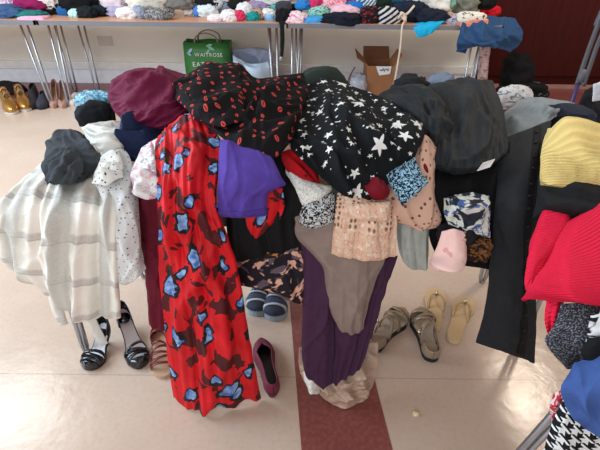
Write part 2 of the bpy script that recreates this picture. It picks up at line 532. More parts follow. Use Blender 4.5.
def m_lino_red():
    t = NT('dark_red_lino', 0.34, 0.4); o = t.n('ShaderNodeNewGeometry').outputs['Position']
    c = t.mix(t.smooth(t.noise(o, 70, 3)[0], 0.4, 0.65), lin((126, 68, 64)), lin((138, 80, 74)))
    t.bump(t.noise(o, 28, 3)[0], 0.1, 0.004)
    return t.done(c)
FLOOR = m_floor(); REDLINO = m_lino_red()
WALL_Y = 4.83
tag(box('floor', (-5, -2, -0.05), (5, WALL_Y, 0), FLOOR), kind='structure')
tag(box('trim_1', (-5, 4.26, -0.002), (5, WALL_Y, 0.0015), REDLINO), kind='structure')
def floor_line(p, q, y):
    k = (y - p.y) / (q.y - p.y)
    return p.x + (q.x - p.x) * k
sl = (at(291.5, 325, -0.0001), at(301.5, 450, -0.0001)); sr = (at(372.5, 372, -0.0001), at(392.5, 450, -0.0001))
sv = [(floor_line(*e, y), y, z) for z in (-0.002, 0.0015) for e, y in ((sl, -1.5), (sr, -1.5), (sr, 4.26), (sl, 4.26))]
tag(mk('trim_2', sv, [(3, 2, 1, 0), (4, 5, 6, 7), (0, 1, 5, 4), (1, 2, 6, 5), (2, 3, 7, 6), (3, 0, 4, 7)], REDLINO, smooth=False), kind='structure')
def m_wall():
    t = NT('cream_emulsion', 0.8, 0.2); o = t.n('ShaderNodeNewGeometry').outputs['Position']
    c = t.mix(t.smooth(t.noise(o, 1.6, 3)[0], 0.3, 0.7), lin((220, 215, 204)), lin((228, 223, 212)))
    t.bump(t.noise(o, 90, 2)[0], 0.1, 0.002)
    return t.done(c)
CREAM = m_wall()
XS = at(478, 60, WALL_Y).x
tag(box('wall_back', (-5, WALL_Y, 0), (XS, WALL_Y + 0.12, 2.9), CREAM), kind='structure')
def m_door():
    t = NT('dark_red_varnish', 0.45, 0.15); o = t.obj()
    f = t.noise(t.vm('MULTIPLY', o, (9, 9, 0.8)), 4, 4)[0]
    return t.done(t.mix(t.smooth(f, 0.3, 0.7), lin((56, 10, 9)), lin((66, 15, 12))))
DOORM = m_door()
door = tag(box('door_1', (XS, WALL_Y + 0.02, 0.03), (5, WALL_Y + 0.12, 2.9), DOORM), kind='structure')
box('door_panel', (XS + 0.05, WALL_Y, 0.12), (XS + 1.7, WALL_Y + 0.03, 2.3), DOORM, door, 0.008)
tag(box('trim_3', (XS, WALL_Y - 0.02, 0), (5, WALL_Y + 0.02, 0.035), plain('pinkish_sill', (170, 130, 118), 0.5)), kind='structure')
tag(box('baseboard_back', (-5, WALL_Y - 0.03, 0.0), (XS, WALL_Y, 0.15), plain('pale_blue_paint', (240, 244, 248), 0.5), bev=0.006), kind='structure')
zr = at(60, 62, WALL_Y - 0.05).z
tag(box('trim_4', (-5, WALL_Y - 0.045, zr - 0.075), (XS, WALL_Y, zr), plain('white_trunking', (236, 236, 232), 0.45), bev=0.006), kind='structure')
p = at(105, 41, WALL_Y - 0.012)
sock = empty('socket_plate', (p.x, WALL_Y - 0.002, p.z - 0.045), 'pale double socket plate on the cream wall above the trunking', 'socket')
SW = plain('socket_white', (198, 194, 186), 0.4)
box('plate', (p.x - 0.075, WALL_Y - 0.012, p.z - 0.045), (p.x + 0.075, WALL_Y - 0.001, p.z + 0.045), SW, sock, 0.004)
for dx in (-0.035, 0.035):
    box('switch', (p.x + dx - 0.008, WALL_Y - 0.017, p.z + 0.012), (p.x + dx + 0.008, WALL_Y - 0.0115, p.z + 0.032), SW, sock, 0.002)

# ------------------------------------------------------------------ tables
def m_wood():
    t = NT('beech_laminate', 0.35, 0.4); o = t.obj()
    f = t.noise(t.vm('MULTIPLY', o, (1.0, 12, 12)), 5, 4)[0]
    return t.done(t.mix(t.smooth(f, 0.3, 0.7), lin((196, 138, 102)), lin((212, 158, 120))))
WOOD = m_wood(); LIP = plain('grey_edging', (116, 116, 124), 0.5)
def folding_table(x0, x1, y0, y1, ztop, label, legs, group='folding tables in the hall'):
    e = empty('folding_table', ((x0 + x1) / 2, (y0 + y1) / 2, 0), label, 'table')
    box('tabletop', (x0 + 0.004, y0 + 0.004, ztop - 0.02), (x1 - 0.004, y1 - 0.004, ztop), WOOD, e, 0.003)
    bm = [(x0, y0, x1, y0 + 0.012), (x0, y1 - 0.012, x1, y1), (x0, y0, x0 + 0.012, y1), (x1 - 0.012, y0, x1, y1)]
    V = []; F = []
    for q in bm:
        k = len(V)
        for z in (ztop - 0.036, ztop - 0.001):
            V += [(q[0] - .001, q[1] - .001, z), (q[2] + .001, q[1] - .001, z), (q[2] + .001, q[3] + .001, z), (q[0] - .001, q[3] + .001, z)]
        F += [(k, k + 3, k + 2, k + 1), (k + 4, k + 5, k + 6, k + 7), (k, k + 1, k + 5, k + 4), (k + 1, k + 2, k + 6, k + 5), (k + 2, k + 3, k + 7, k + 6), (k + 3, k, k + 4, k + 7)]
    mk('edging', V, F, LIP, e, smooth=False)
    for (lx, ly, fx, fy, gap) in legs:
        # a pair of rods bent into a narrow U at the floor
        pts = [(lx - gap, ly, ztop - 0.03), (fx - gap * 0.6, fy, 0.03), (fx - gap * 0.3, fy, 0.009), (fx + gap * 0.3, fy, 0.009), (fx + gap * 0.6, fy, 0.03), (lx + gap, ly, ztop - 0.03)]
        tube('leg', pts, 0.009, CHROME, e)
    return e
def bx(px, py=28, Y=4.1): return at(px, py, Y).x
yA = 3.95
zb = 0.742
xa = bx(46); xb0, xb1 = bx(48), bx(284.5); xc0, xc1 = bx(287), bx(496)
folding_table(xa - 1.83, xa, yA, 4.66, zb, 'wood-topped folding table at far left with jeans and a burgundy bundle on it',
              [(xa - 0.16, 4.06, xa - 0.12, 4.06, 0.03), (xa - 0.1, 4.5, xa - 0.09, 4.5, 0.03), (xa - 1.6, 4.06, xa - 1.6, 4.06, 0.03), (xa - 1.6, 4.5, xa - 1.6, 4.5, 0.03)])
folding_table(xb0, xb1, yA, 4.66, zb, 'wood-topped folding table along the back wall with a bare patch before the green bag',
              [(xb0 + 0.06, 4.06, xb0 + 0.03, 4.06, 0.03), (xb0 + 0.10, 4.5, xb0 + 0.12, 4.5, 0.03), (xb1 - 0.10, 4.06, xb1 - 0.08, 4.06, 0.035), (xb1 - 0.12, 4.5, xb1 - 0.12, 4.5, 0.03)])
folding_table(xc0, xc1, yA, 4.66, zb, 'wood-topped folding table against the wall with the rope and denim jacket hanging off it',
              [(xc0 + 0.08, 4.06, xc0 + 0.06, 4.06, 0.035), (xc0 + 0.1, 4.5, xc0 + 0.1, 4.5, 0.03), (xc1 - 0.16, 4.06, xc1 - 0.16, 4.06, 0.035), (xc1 - 0.03, 4.2, xc1 - 0.03, 4.2, 0.03)])
# the table under the big heap
f1, f2 = at(86, 350, -0.01), at(108, 350, -0.01)
folding_table(-0.81, 1.08, 1.06, 1.74, 0.70, 'folding table with chrome legs buried under the big central heap of clothes',
              [(-0.78, 1.16, f1.x, f1.y, 0.014), (-0.74, 1.62, -0.72, 1.62, 0.02), (0.84, 1.2, 0.84, 1.2, 0.02), (0.84, 1.62, 0.85, 1.62, 0.02)])
# the table at the right edge
l0, l1 = at(553, 423, 0.70), at(528, 450, 0.70)
dl = (l1 - l0) / (l0.z - l1.z)
ft = l0 + dl * l0.z; tp = l0 - dl * (0.67 - l0.z)
folding_table(0.62, 1.32, -0.5, 0.90, 0.70, 'nearest folding table at the right with tubular leg showing beneath the houndstooth cloth',
              [(tp.x + 0.02, 0.72, ft.x, 0.70, 0.02), (1.2, 0.72, 1.22, 0.72, 0.02), (0.75, -0.3, 0.75, -0.3, 0.02), (1.2, -0.3, 1.2, -0.3, 0.02)])

# ------------------------------------------------------------------ the big heap of clothes
BLACK = fab((20, 20, 22), 0.8); BLACK2 = fab((34, 35, 37), 0.85)
MAROON = fab((102, 18, 54), 0.75); PURPLE = fab((84, 62, 152), 0.8)
PLAID = m_plaid(); KISS = m_kiss(); STAR = m_star(); DRESS = m_dress()
LACE = m_speck('white_lace', (232, 230, 224), (190, 188, 184), 260, 0.55, 0.5)
BWPRINT = m_speck('black_and_white_fleck_print', (24, 25, 28), (205, 208, 210), 150, 0.5, 1.5)
BLUEBLK = m_speck('black_and_pale_blue_fleck_print', (18, 28, 44), (150, 192, 216), 165, 0.52, 1.2)
FLORAL = m_speck('black_cloth_with_pink_flowers', (34, 28, 36), (214, 162, 142), 17, 0.55, 2.0, c=(96, 82, 92))
TINYFLOR = m_speck('white_cotton_with_grey_and_pink_sprigs', (222, 220, 220), (164, 160, 166), 95, 0.6, 1.0, c=(220, 170, 186), sc2=40)
KNIT = m_knit()
YELLOW = m_rib('pale_yellow_ribbed_knit', (228, 200, 128), 0.012, 1, 0.4, 1.2)
REDRIB = m_rib('coral_red_ribbed_knit', (230, 34, 68), 0.009, 1, 0.4, 0.6, 0.9, ang=-0.45)
g = []

# left end -----------------------------------------------------------
sh = cloth('plaid_coat', [
    [(44, 157, 1.38), (72, 158, 1.33), (105, 156, 1.25), (130, 158, 1.20)],
    [(18, 180, 1.215), (52, 181, 1.18), (92, 182, 1.12), (126, 185, 1.11)],
    [(-3, 205, 1.075), (42, 212, 1.03), (86, 213, 1.0), (121, 215, 1.0)],
    [(-4, 238, 1.10), (40, 250, 1.02), (83, 255, .985), (121, 258, .985)],
    [(6, 262, 1.12), (42, 284, 1.01), (83, 292, .975), (121, 292, .975)],
    [(32, 271, 1.13), (54, 303, 1.01), (84, 322, .97), (122, 318, .965)]],
    PLAID, 'cream wool coat with soft grey plaid draped over the left table end', 'coat', nu=70, nv=56, folds=4, amp=0.016, crum=0.012, cf=7, seed=3, thick=0.007, tuck=0.010, lap=(7, 0.0, 0.12, 0.02, 0.024, 0.4))
cloth('sleeve_end', [[(46, 288, 1.075), (60, 290, 1.06)], [(50, 310, 1.075), (62, 306, 1.06)], [(58, 328, 1.08), (68, 325, 1.07)]], PLAID, parent=sh, nu=12, nv=14, tuck=0.006, seed=5, lap=())
cloth('belt', [[(70, 285, 1.02), (80, 284, 1.01)], [(78, 308, 1.03), (88, 305, 1.02)], [(100, 348, 1.06), (108, 345, 1.05)]], fab((206, 204, 200)), parent=sh, nu=8, nv=24, tuck=0.004, crum=0.002, seed=6, lap=())
cloth('cardigan', [
    [(92, 170, 1.12), (108, 153, 1.18), (122, 148, 1.20), (134, 158, 1.18)],
    [(94, 183, 1.06), (112, 180, 1.07), (125, 180, 1.07), (138, 182, 1.08)],
    [(108, 220, 1.0), (118, 222, .985), (130, 222, .985), (141, 220, 1.0)],
    [(112, 262, .985), (122, 265, .965), (134, 262, .965), (144, 258, .98)],
    [(116, 284, .98), (124, 287, .96), (134, 282, .96), (147, 271, .975)]],
    m_dots('white_cotton_with_tiny_black_dots', (208, 208, 208), (70, 70, 76), 60, 0.11), 'white cardigan with tiny black dots hanging beside the cream plaid coat', 'cardigan',
    folds=0, amp=0.010, seed=7, tuck=0.012, keep=g, lap=(7, 0.0, 0.12, 0.012, 0.014, 0.3))
cloth('sleeve', [[(100, 158, 1.16), (110, 150, 1.18), (120, 151, 1.17)], [(92, 172, 1.09), (106, 166, 1.09), (122, 164, 1.09)], [(91, 182, 1.04), (106, 184, 1.02), (123, 176, 1.05)]], m_dots('ivory_cotton_with_black_dots', (212, 210, 204), (70, 70, 74), 48, 0.12), parent=bpy.data.objects['cardigan'], nu=50, nv=40, lap=(7, 1.1, .7, .018, .012, .07), crum=.014, cf=14, tuck=.008, seed=171)
swt = cloth('sweatshirt', [
    [(58, 129, 1.43), (68, 127, 1.43), (78, 130, 1.41), (88, 136, 1.38)],
    [(46, 146, 1.33), (62, 148, 1.26), (80, 150, 1.24), (97, 150, 1.26)],
    [(42, 165, 1.24), (60, 168, 1.16), (82, 165, 1.15), (106, 161, 1.19)],
    [(45, 184, 1.15), (62, 183, 1.11), (80, 181, 1.11), (90, 172, 1.14)]],
    fab((62, 66, 72), 0.9), 'dark slate grey sweatshirt crumpled on top of the plaid coat', 'sweatshirt', crum=0.012, cf=9, puff=0.004, tuck=0.01, seed=11, folds=0, amp=0.01, thick=0.006, nu=70, nv=70, lap=(10, 0.7, 0.6, 0.01, 0.02, 0.16))
cloth('sleeve', [[(56, 150, 1.24), (70, 146, 1.24), (84, 152, 1.2)], [(44, 164, 1.17), (62, 164, 1.12), (82, 166, 1.1)], [(44, 176, 1.12), (62, 176, 1.07), (80, 176, 1.07)], [(46, 184, 1.10), (62, 185, 1.06), (78, 181, 1.07)]], fab((58, 62, 68), 0.9), parent=swt, nu=44, nv=44, folds=2, amp=0.012, slant=0.5, crum=0.016, cf=12, puff=0.012, tuck=0.02, seed=111, lap=(7, 0.9, 0.6, 0.010, 0.016, 0.1))
plump('beanie_hat', 78, 113, 102, 129, 1.49, fab((24, 28, 32), 0.9), 'black knitted hat resting on the white top at the heap corner', 'hat', seed=4, cr_=0.14)
cloth('sheer_shirt', [[(80, 127, 1.36), (100, 121, 1.37), (125, 119, 1.40)], [(86, 138, 1.32), (106, 135, 1.27), (126, 131, 1.33)], [(96, 150, 1.25), (110, 148, 1.21), (125, 145, 1.25)], [(100, 164, 1.2), (112, 162, 1.17), (126, 158, 1.2)]],
      fab((206, 204, 196), 0.6), 'off-white satin top bunched below the black hat', 'top', crum=0.014, cf=14, puff=0.006, tuck=0.008, seed=13, lap=(7, 1.0, 0.6, 0.022, 0.016, 0.14))
cloth('polo_shirt', [[(121, 128, 1.42), (142, 123, 1.42), (168, 126, 1.36)], [(118, 141, 1.32), (142, 140, 1.29), (162, 140, 1.27)], [(124, 153, 1.25), (136, 152, 1.22), (154, 152, 1.21)], [(131, 161, 1.2), (138, 162, 1.18), (146, 160, 1.17)]],
      fab((30, 42, 74), 0.8), 'navy blue shirt tucked beneath the maroon bundle', 'shirt', crum=0.014, cf=10, puff=0.003, tuck=0.01, seed=14, lap=(8, -0.5, 0.6, 0.03, 0.018, 0.16), nu=64, nv=64)
plump('headscarf', 78, 116, 92, 112, 1.60, m_speck('teal_and_white_print', (70, 130, 160), (150, 190, 205), 70, 0.5), 'teal and pale blue print scarf behind the black hat', 'scarf', seed=8)
cloth('blouse', [[(146, 148, 1.22), (154, 142, 1.22), (163, 138, 1.22)], [(134, 172, 1.12), (148, 166, 1.10), (163, 164, 1.1)], [(134, 184, 1.06), (148, 186, 1.03), (163, 184, 1.03)], [(136, 194, 1.04), (150, 199, 1.0), (163, 192, 1.02)]],
      TINYFLOR, 'white floral blouse with grey and pink sprigs beside the red dress', 'blouse', crum=0.012, cf=14, puff=0.01, tuck=0.003, seed=15, lap=(9, 0.4, 0.9, 0.024, 0.014, 0.09), nu=64, nv=64)
cloth('trousers', [[(136, 195, 1.07), (152, 196, 1.05), (172, 196, 1.06)], [(143, 255, 1.03), (158, 258, 1.01), (176, 258, 1.03)], [(149, 326, 1.01), (160, 332, .99), (178, 330, 1.01)]],
      fab((104, 20, 42), 0.75), 'plain maroon trousers hanging behind the left edge of the red dress', 'trousers', folds=1.5, amp=0.008, seed=16)
cloth('chiffon_blouse', [
    [(110, 80, 1.62), (130, 69, 1.64), (155, 67, 1.64), (188, 72, 1.60)],
    [(106, 96, 1.52), (135, 88, 1.44), (165, 88, 1.43), (197, 95, 1.43)],
    [(112, 112, 1.43), (140, 110, 1.34), (168, 112, 1.32), (196, 112, 1.34)],
    [(124, 124, 1.37), (145, 127, 1.31), (165, 129, 1.29), (192, 122, 1.31)]],
    MAROON, 'shiny maroon blouse bundled at the back left of the heap', 'blouse', nu=90, nv=80, folds=0, amp=0.008, slant=0.9, crum=0.012, cf=9, puff=0.012, tuck=0.012, seed=17, grow=0.1, lap=(30, -1.0, 0.35, 0.009, 0.012, 0.24))

# middle -------------------------------------------------------------
g.clear()
dr = cloth('maxi_dress', [
    [(158, 134, 1.2), (174, 118, 1.24), (190, 110, 1.25), (212, 122, 1.2)],
    [(154, 152, 1.09), (174, 148, 1.09), (198, 146, 1.09), (224, 150, 1.09)],
    [(157, 200, .99), (178, 200, .975), (198, 200, .97), (217, 200, .98)],
    [(158, 270, .97), (185, 270, .95), (212, 270, .945), (238, 266, .97)],
    [(165, 340, .955), (192, 345, .93), (220, 345, .925), (250, 338, .95)],
    [(174, 400, -.012), (196, 413, -.012), (228, 409, -.012), (262, 399, -.012)]],
    DRESS, 'long red dress with blue and black brush marks hanging down to the floor', 'dress', nu=70, nv=90, folds=4, amp=0.009, crum=0.008, seed=21, hem=0.02, keep=g, lap=(8, 0.03, 0.1, 0.02, 0.02, 0.5))
g.clear()
te = cloth('t_shirt', [
    [(219, 138, 1.07), (236, 140, 1.06), (255, 146, 1.05), (272, 152, 1.06)],
    [(217, 168, 1.01), (238, 170, .985), (260, 170, .985), (281, 174, 1.0)],
    [(216, 184, .985), (236, 186, .965), (258, 186, .965), (286, 186, .985)],
    [(216, 197, .98), (234, 199, .96), (250, 199, .96), (269, 196, .98)],
    [(216, 216, .975), (232, 219, .955), (250, 219, .955), (268, 217, .975)]],
    PURPLE, 'plain violet t-shirt hanging under the lip-print cloth', 't-shirt', folds=0, amp=0.006, crum=0.005, seed=22, keep=g, lap=(6, 0.1, 0.25, 0.007, 0.02, 0.16))
strip('hem', g[-1], 0.02, 0.98, 0.90, 0.98, fab((78, 56, 142), 0.8), te, 0.002, 0.003)
strip('sleeve_hem', g[-1], 0.93, 0.99, 0.3, 0.62, fab((78, 56, 142), 0.8), te, 0.002, 0.003)
cloth('wrap_skirt', [[(244, 190, 1.0), (262, 190, 1.0), (284, 188, 1.02)], [(244, 210, .995), (262, 212, .99), (285, 207, 1.01)], [(246, 226, .99), (256, 239, .985), (280, 221, 1.0)]],
      DRESS, 'small red and black print skirt showing below the violet t-shirt', 'skirt', seed=23, folds=2, amp=0.006, nu=30, nv=30, lap=(4, 0.4, 0.5, 0.006, 0.012, 0.08))
cloth('print_scarf', [[(278, 152, 1.12), (296, 148, 1.12), (318, 165, 1.1)], [(284, 166, 1.08), (302, 170, 1.07), (320, 178, 1.07)], [(292, 178, 1.06), (308, 184, 1.05), (321, 186, 1.05)]],
      m_speck('scarlet_and_black_print', (176, 18, 28), (46, 22, 26), 22, 0.56, 1.0), 'scarlet scarf with dark print squeezed between lip-print and star cloths', 'scarf', seed=24, nu=30, nv=30, lap=(4, 0.7, 0.4, 0.01, 0.012, 0.1))
cloth('jersey_dress', [[(224, 146, 1.14), (264, 150, 1.12), (322, 150, 1.14)], [(226, 188, 1.06), (264, 188, 1.045), (316, 184, 1.06)], [(226, 225, 1.04), (266, 226, 1.02), (312, 218, 1.03)], [(230, 264, 1.04), (270, 256, 1.03), (314, 247, 1.04)]],
      BLACK, 'plain black jersey dress hanging behind the violet t-shirt', 'dress', seed=25, folds=3, amp=0.01)
cloth('palazzo_trousers', [[(230, 254, 1.06), (262, 254, 1.045), (288, 244, 1.045), (309, 240, 1.05)], [(232, 274, 1.04), (264, 278, 1.015), (288, 276, 1.0), (308, 276, 1.02)], [(234, 285, 1.04), (264, 291, 1.01), (290, 302, .995), (305, 306, 1.02)]],
      FLORAL, 'black trousers with blush pink flowers under the black dress', 'trousers', seed=26, folds=0, amp=0.012, lap=(9, 0.3, 0.6, 0.014, 0.016, 0.12))
cloth('leopard_vest', [[(262, 252, 1.045), (274, 250, 1.035), (286, 248, 1.04)], [(264, 264, 1.04), (275, 262, 1.03), (286, 258, 1.035)]], m_speck('brown_and_gold_print', (44, 28, 20), (176, 120, 70), 60, 0.52), 'brown and gold print vest peeking out above the pink-flowered trousers', 'vest', nu=20, nv=14, seed=27)
cloth('lace_shirt', [[(280, 160, 1.11), (302, 176, 1.06), (324, 182, 1.05), (336, 184, 1.05)], [(287, 176, 1.06), (304, 186, 1.025), (320, 188, 1.02), (333, 189, 1.03)], [(296, 194, 1.02), (305, 198, 1.0), (316, 197, 1.0), (329, 194, 1.015)], [(302, 207, 1.0), (306, 211, .99), (311, 209, .99), (318, 203, 1.0)]],
      LACE, 'white lace top with a pointed corner below the star-print cloth', 'top', seed=28, tuck=0.01, lap=(5, 0.6, 0.4, 0.007, 0.014, 0.12))
cloth('fleck_blouse', [[(304, 204, 1.01), (318, 196, 1.01), (335, 192, 1.02)], [(298, 216, 1.0), (316, 212, .985), (337, 208, 1.0)], [(299, 226, 1.0), (316, 229, .985), (336, 225, 1.0)]],
      BWPRINT, 'black and white flecked blouse below the white lace top', 'blouse', seed=29, nu=30, nv=30, puff=0.01, lap=(5, 0.2, 0.7, 0.009, 0.014, 0.08))
cloth('khaki_shirt', [[(316, 186, 1.04), (332, 184, 1.04), (344, 190, 1.04)], [(318, 200, 1.03), (332, 200, 1.02), (344, 204, 1.03)], [(320, 214, 1.02), (332, 216, 1.01), (344, 216, 1.02)]],
      fab((70, 72, 66)), 'olive grey top tucked behind the black and white flecked blouse', 'top', seed=30, nu=24, nv=24)
lg = empty('leggings', at(335, 390, -0.0), 'dark aubergine leggings hanging down to the floor stripe', 'leggings')
AUB = fab((70, 42, 68), 0.8)
cloth('trouser_leg', [[(300, 236, 1.03), (318, 238, 1.01), (338, 238, 1.03)], [(302, 300, 1.0), (318, 300, .98), (335, 300, .99)], [(301, 350, .99), (317, 352, .97), (336, 352, .985)], [(304, 374, .995), (318, 387, .975), (333, 394, .985)]],
      AUB, parent=lg, folds=1.5, amp=0.008, seed=31)
cloth('trouser_leg', [[(322, 256, 1.04), (362, 258, 1.02), (399, 256, 1.04)], [(322, 300, 1.03), (357, 298, 1.0), (388, 290, 1.02)], [(324, 345, 1.02), (352, 342, .99), (375, 334, 1.01)], [(324, 393, 1.0), (342, 384, .985), (360, 368, 1.0)]],
      AUB, parent=lg, folds=2.2, amp=0.014, seed=32)
g.clear()
ct = cloth('chinos', [
    [(291, 216, 1.03), (318, 218, 1.0), (345, 222, .995), (374, 224, 1.02)],
    [(296, 240, 1.015), (322, 242, .985), (350, 244, .98), (386, 246, 1.01)],
    [(321, 266, .99), (340, 268, .97), (360, 268, .97), (385, 264, .99)],
    [(326, 295, .985), (342, 297, .962), (358, 297, .962), (374, 292, .98)],
    [(334, 320, .98), (344, 324, .96), (356, 324, .96), (366, 318, .975)],
    [(341, 328, .98), (348, 334, .965), (356, 335, .965), (362, 328, .975)]],
    fab((142, 124, 116), 0.85), 'taupe trousers hanging in front of the aubergine leggings', 'trousers', folds=0, amp=0.009, seed=33, keep=g, lap=(8, 0.0, 0.25, 0.012, 0.02, 0.2))
g.clear()
kn = cloth('lace_knit_jumper', [[(337, 190, 1.03), (358, 195, 1.01), (380, 198, 1.01), (400, 204, 1.03)], [(334, 214, .985), (355, 216, .97), (376, 218, .97), (398, 220, .985)], [(330, 255, .97), (352, 260, .95), (375, 262, .95), (396, 258, .965)]],
      KNIT, 'peach open-knit jumper with flecks hanging at the centre of the heap', 'jumper', folds=2, amp=0.006, seed=34, thick=0.008, keep=g, lap=(4, 0.0, 0.1, 0.006, 0.02, 0.2))
cloth('neckband', [[(346, 203, .985), (364, 203, .975), (392, 201, .985)], [(347, 213, .975), (366, 217, .962), (392, 214, .975)], [(350, 217, .97), (368, 222, .958), (390, 224, .97)]], KNIT, parent=kn, nu=26, nv=14, seed=35, tuck=0.01, puff=0.008, lap=())
cloth('lace_blouse', [[(408, 142, 1.17), (426, 134, 1.17), (441, 148, 1.15)], [(402, 168, 1.1), (424, 160, 1.09), (437, 166, 1.1)], [(378, 188, 1.05), (416, 192, 1.025), (438, 196, 1.04)], [(380, 214, 1.015), (418, 222, .995), (442, 216, 1.01)], [(400, 224, 1.01), (420, 231, .99), (441, 228, 1.005)]],
      m_dots('blush_lace_with_eyelets', (206, 166, 146), (112, 72, 64), 38, 0.14, 0.9), 'blush pink lace blouse hanging to the right of the peach jumper', 'blouse', folds=0, amp=0.008, seed=36, lap=(7, 0.15, 0.3, 0.012, 0.016, 0.16))
cloth('velvet_glove', [[(360, 178, 1.03), (372, 176, 1.02), (384, 180, 1.03)], [(366, 190, 1.0), (378, 190, .99), (390, 190, 1.01)], [(372, 200, 1.0), (380, 201, .99), (388, 198, 1.0)]],
      fab((120, 14, 34), 0.7), 'crimson velvet piece between star cloth and blue flecked print', 'garment', nu=20, nv=20, seed=37, tuck=0.001, crum=0.004)
cloth('camisole', [[(384, 172, 1.05), (402, 163, 1.06), (414, 155, 1.08)], [(392, 190, 1.0), (408, 180, 1.0), (423, 172, 1.02)], [(402, 207, .975), (416, 195, .975), (430, 182, 1.0)]],
      BLUEBLK, 'black and pale blue flecked camisole with straight corners', 'camisole', nu=34, nv=34, seed=38, crum=0.003, lap=(3, 0.5, 0.5, 0.004, 0.02, 0.1))
cloth('maroon_vest', [[(412, 152, 1.13), (420, 150, 1.13), (428, 152, 1.13)], [(418, 166, 1.08), (425, 166, 1.07), (430, 166, 1.08)], [(424, 176, 1.06), (428, 178, 1.05), (430, 176, 1.06)]], fab((112, 26, 30)), 'small rust red vest beside the black and blue flecked camisole', 'vest', nu=14, nv=14, seed=39)
cloth('linen_shorts', [[(396, 222, 1.03), (412, 222, 1.01), (431, 222, 1.03)], [(397, 246, 1.02), (412, 248, 1.0), (430, 248, 1.01)], [(404, 264, 1.01), (415, 271, .99), (429, 270, 1.0)]],
      fab((168, 172, 166), 0.85), 'pale sage grey shorts hanging below the blush lace blouse', 'shorts', folds=2, amp=0.008, nu=30, nv=30, seed=40)
cloth('satin_nightdress', [[(441, 232, .965), (455, 229, .955), (467, 232, .965)], [(435, 250, .96), (450, 252, .945), (465, 252, .96)], [(428, 266, .965), (442, 272, .94), (458, 264, .955)]],
      m_speck('shiny_pink_satin_print', (238, 198, 190), (222, 158, 160), 45, 0.64, 0.8, rough=0.4), 'shiny pale pink satin nightdress by the black trousers', 'nightdress', nu=30, nv=30, seed=41, crum=0.01, puff=0.007, lap=(8, -0.6, 0.6, 0.022, 0.014, 0.09), tuck=0.002)
cloth('satin_slip', [
    [(300, 348, -.16), (330, 344, -.16), (378, 342, -.14)],
    [(299, 366, -.10), (336, 362, -.13), (378, 358, -.10)],
    [(304, 380, -.05), (336, 382, -.08), (376, 374, -.05)],
    [(314, 388, -.02), (338, 396, -.045), (370, 390, -.02)],
    [(326, 399, -.008), (345, 409, -.012), (362, 399, -.008)]],
    fab((186, 158, 138), 0.4, spec=0.5), 'champagne satin slip in a heap on the floor stripe', 'slip', nu=80, nv=80, crum=0.014, cf=16, tuck=0.0, seed=42, lap=(26, 0.8, 1.2, 0.022, 0.016, 0.12))
cloth('lace_trim_cami', [[(302, 372, -.10), (312, 374, -.11), (320, 378, -.10)], [(304, 384, -.05), (312, 388, -.055), (320, 388, -.05)], [(307, 391, -.02), (314, 395, -.02), (321, 394, -.02)]], LACE, 'small white lace camisole on the floor beside the aubergine leggings', 'camisole', nu=24, nv=24, seed=43, lap=(6, .6, 1, .012, .01, .05))

# the two big printed cloths over the top ---------------------------
lp = cloth('lip_print_dress', [
    [(171, 82, 1.46), (195, 70, 1.52), (215, 64, 1.52), (239, 62, 1.52), (256, 76, 1.52), (280, 74, 1.52), (304, 71, 1.50)],
    [(168, 92, 1.40), (192, 90, 1.38), (215, 90, 1.36), (240, 90, 1.35), (258, 94, 1.35), (280, 94, 1.35), (308, 88, 1.40)],
    [(184, 106, 1.28), (200, 112, 1.22), (218, 114, 1.2), (240, 116, 1.2), (258, 118, 1.2), (280, 116, 1.2), (304, 110, 1.28)],
    [(192, 118, 1.2), (210, 126, 1.13), (225, 138, 1.08), (242, 150, 1.04), (262, 157, 1.03), (280, 154, 1.05), (294, 138, 1.14)]],
    KISS, 'black dress with small red lip prints spread over the heap', 'dress', nu=96, nv=80, folds=0, amp=0.010, crum=0.012, cf=7, slant=-0.5, puff=0.005, tuck=0.01, seed=51, grow=0.2, lap=(20, -0.75, 0.4, 0.018, 0.022, 0.26), planar=True)
cloth('bodice', [[(169, 90, 1.42), (200, 66, 1.50), (239, 61, 1.50)], [(176, 98, 1.34), (206, 92, 1.33), (240, 78, 1.40)], [(188, 110, 1.235), (214, 112, 1.19), (243, 100, 1.26)], [(196, 118, 1.17), (222, 126, 1.10), (246, 118, 1.15)]], KISS, parent=lp, nu=44, nv=44, folds=0, amp=0.010, slant=-0.6, crum=0.012, cf=8, puff=0.01, tuck=0.006, seed=151, lap=(8, -0.8, 0.3, 0.014, 0.018, 0.2), planar=True)
g.clear()
st = cloth('star_print_dress', [
    [(300, 84, 1.52), (318, 76, 1.54), (345, 82, 1.52), (372, 92, 1.48), (398, 104, 1.43)],
    [(304, 105, 1.34), (325, 102, 1.33), (352, 108, 1.3), (382, 115, 1.3), (413, 117, 1.32)],
    [(289, 135, 1.17), (320, 132, 1.13), (350, 138, 1.12), (385, 140, 1.15), (424, 130, 1.22)],
    [(290, 150, 1.11), (322, 158, 1.05), (350, 164, 1.04), (382, 164, 1.07), (415, 154, 1.15)],
    [(314, 172, 1.06), (332, 188, 1.02), (350, 200, 1.0), (368, 204, 1.0), (382, 182, 1.04)]],
    STAR, 'black dress scattered with white stars in the middle of the heap', 'dress', nu=96, nv=84, folds=0, amp=0.010, crum=0.012, cf=7, puff=0.006, tuck=0.01, seed=52, slant=0.6, grow=0.2, keep=g, lap=(18, 0.55, 0.5, 0.018, 0.022, 0.24), planar=True)
cloth('sleeve', [[(392, 112, 1.30), (408, 112, 1.3), (424, 124, 1.24)], [(388, 135, 1.15), (408, 136, 1.14), (427, 134, 1.18)], [(390, 152, 1.09), (404, 154, 1.09), (418, 150, 1.12)], [(392, 166, 1.07), (400, 169, 1.06), (408, 164, 1.08)]], STAR, parent=st, planar=True, nu=36, nv=36, puff=0.011, seed=53, lap=(8, 0.5, 0.5, 0.014, 0.016, 0.1), crum=0.01)

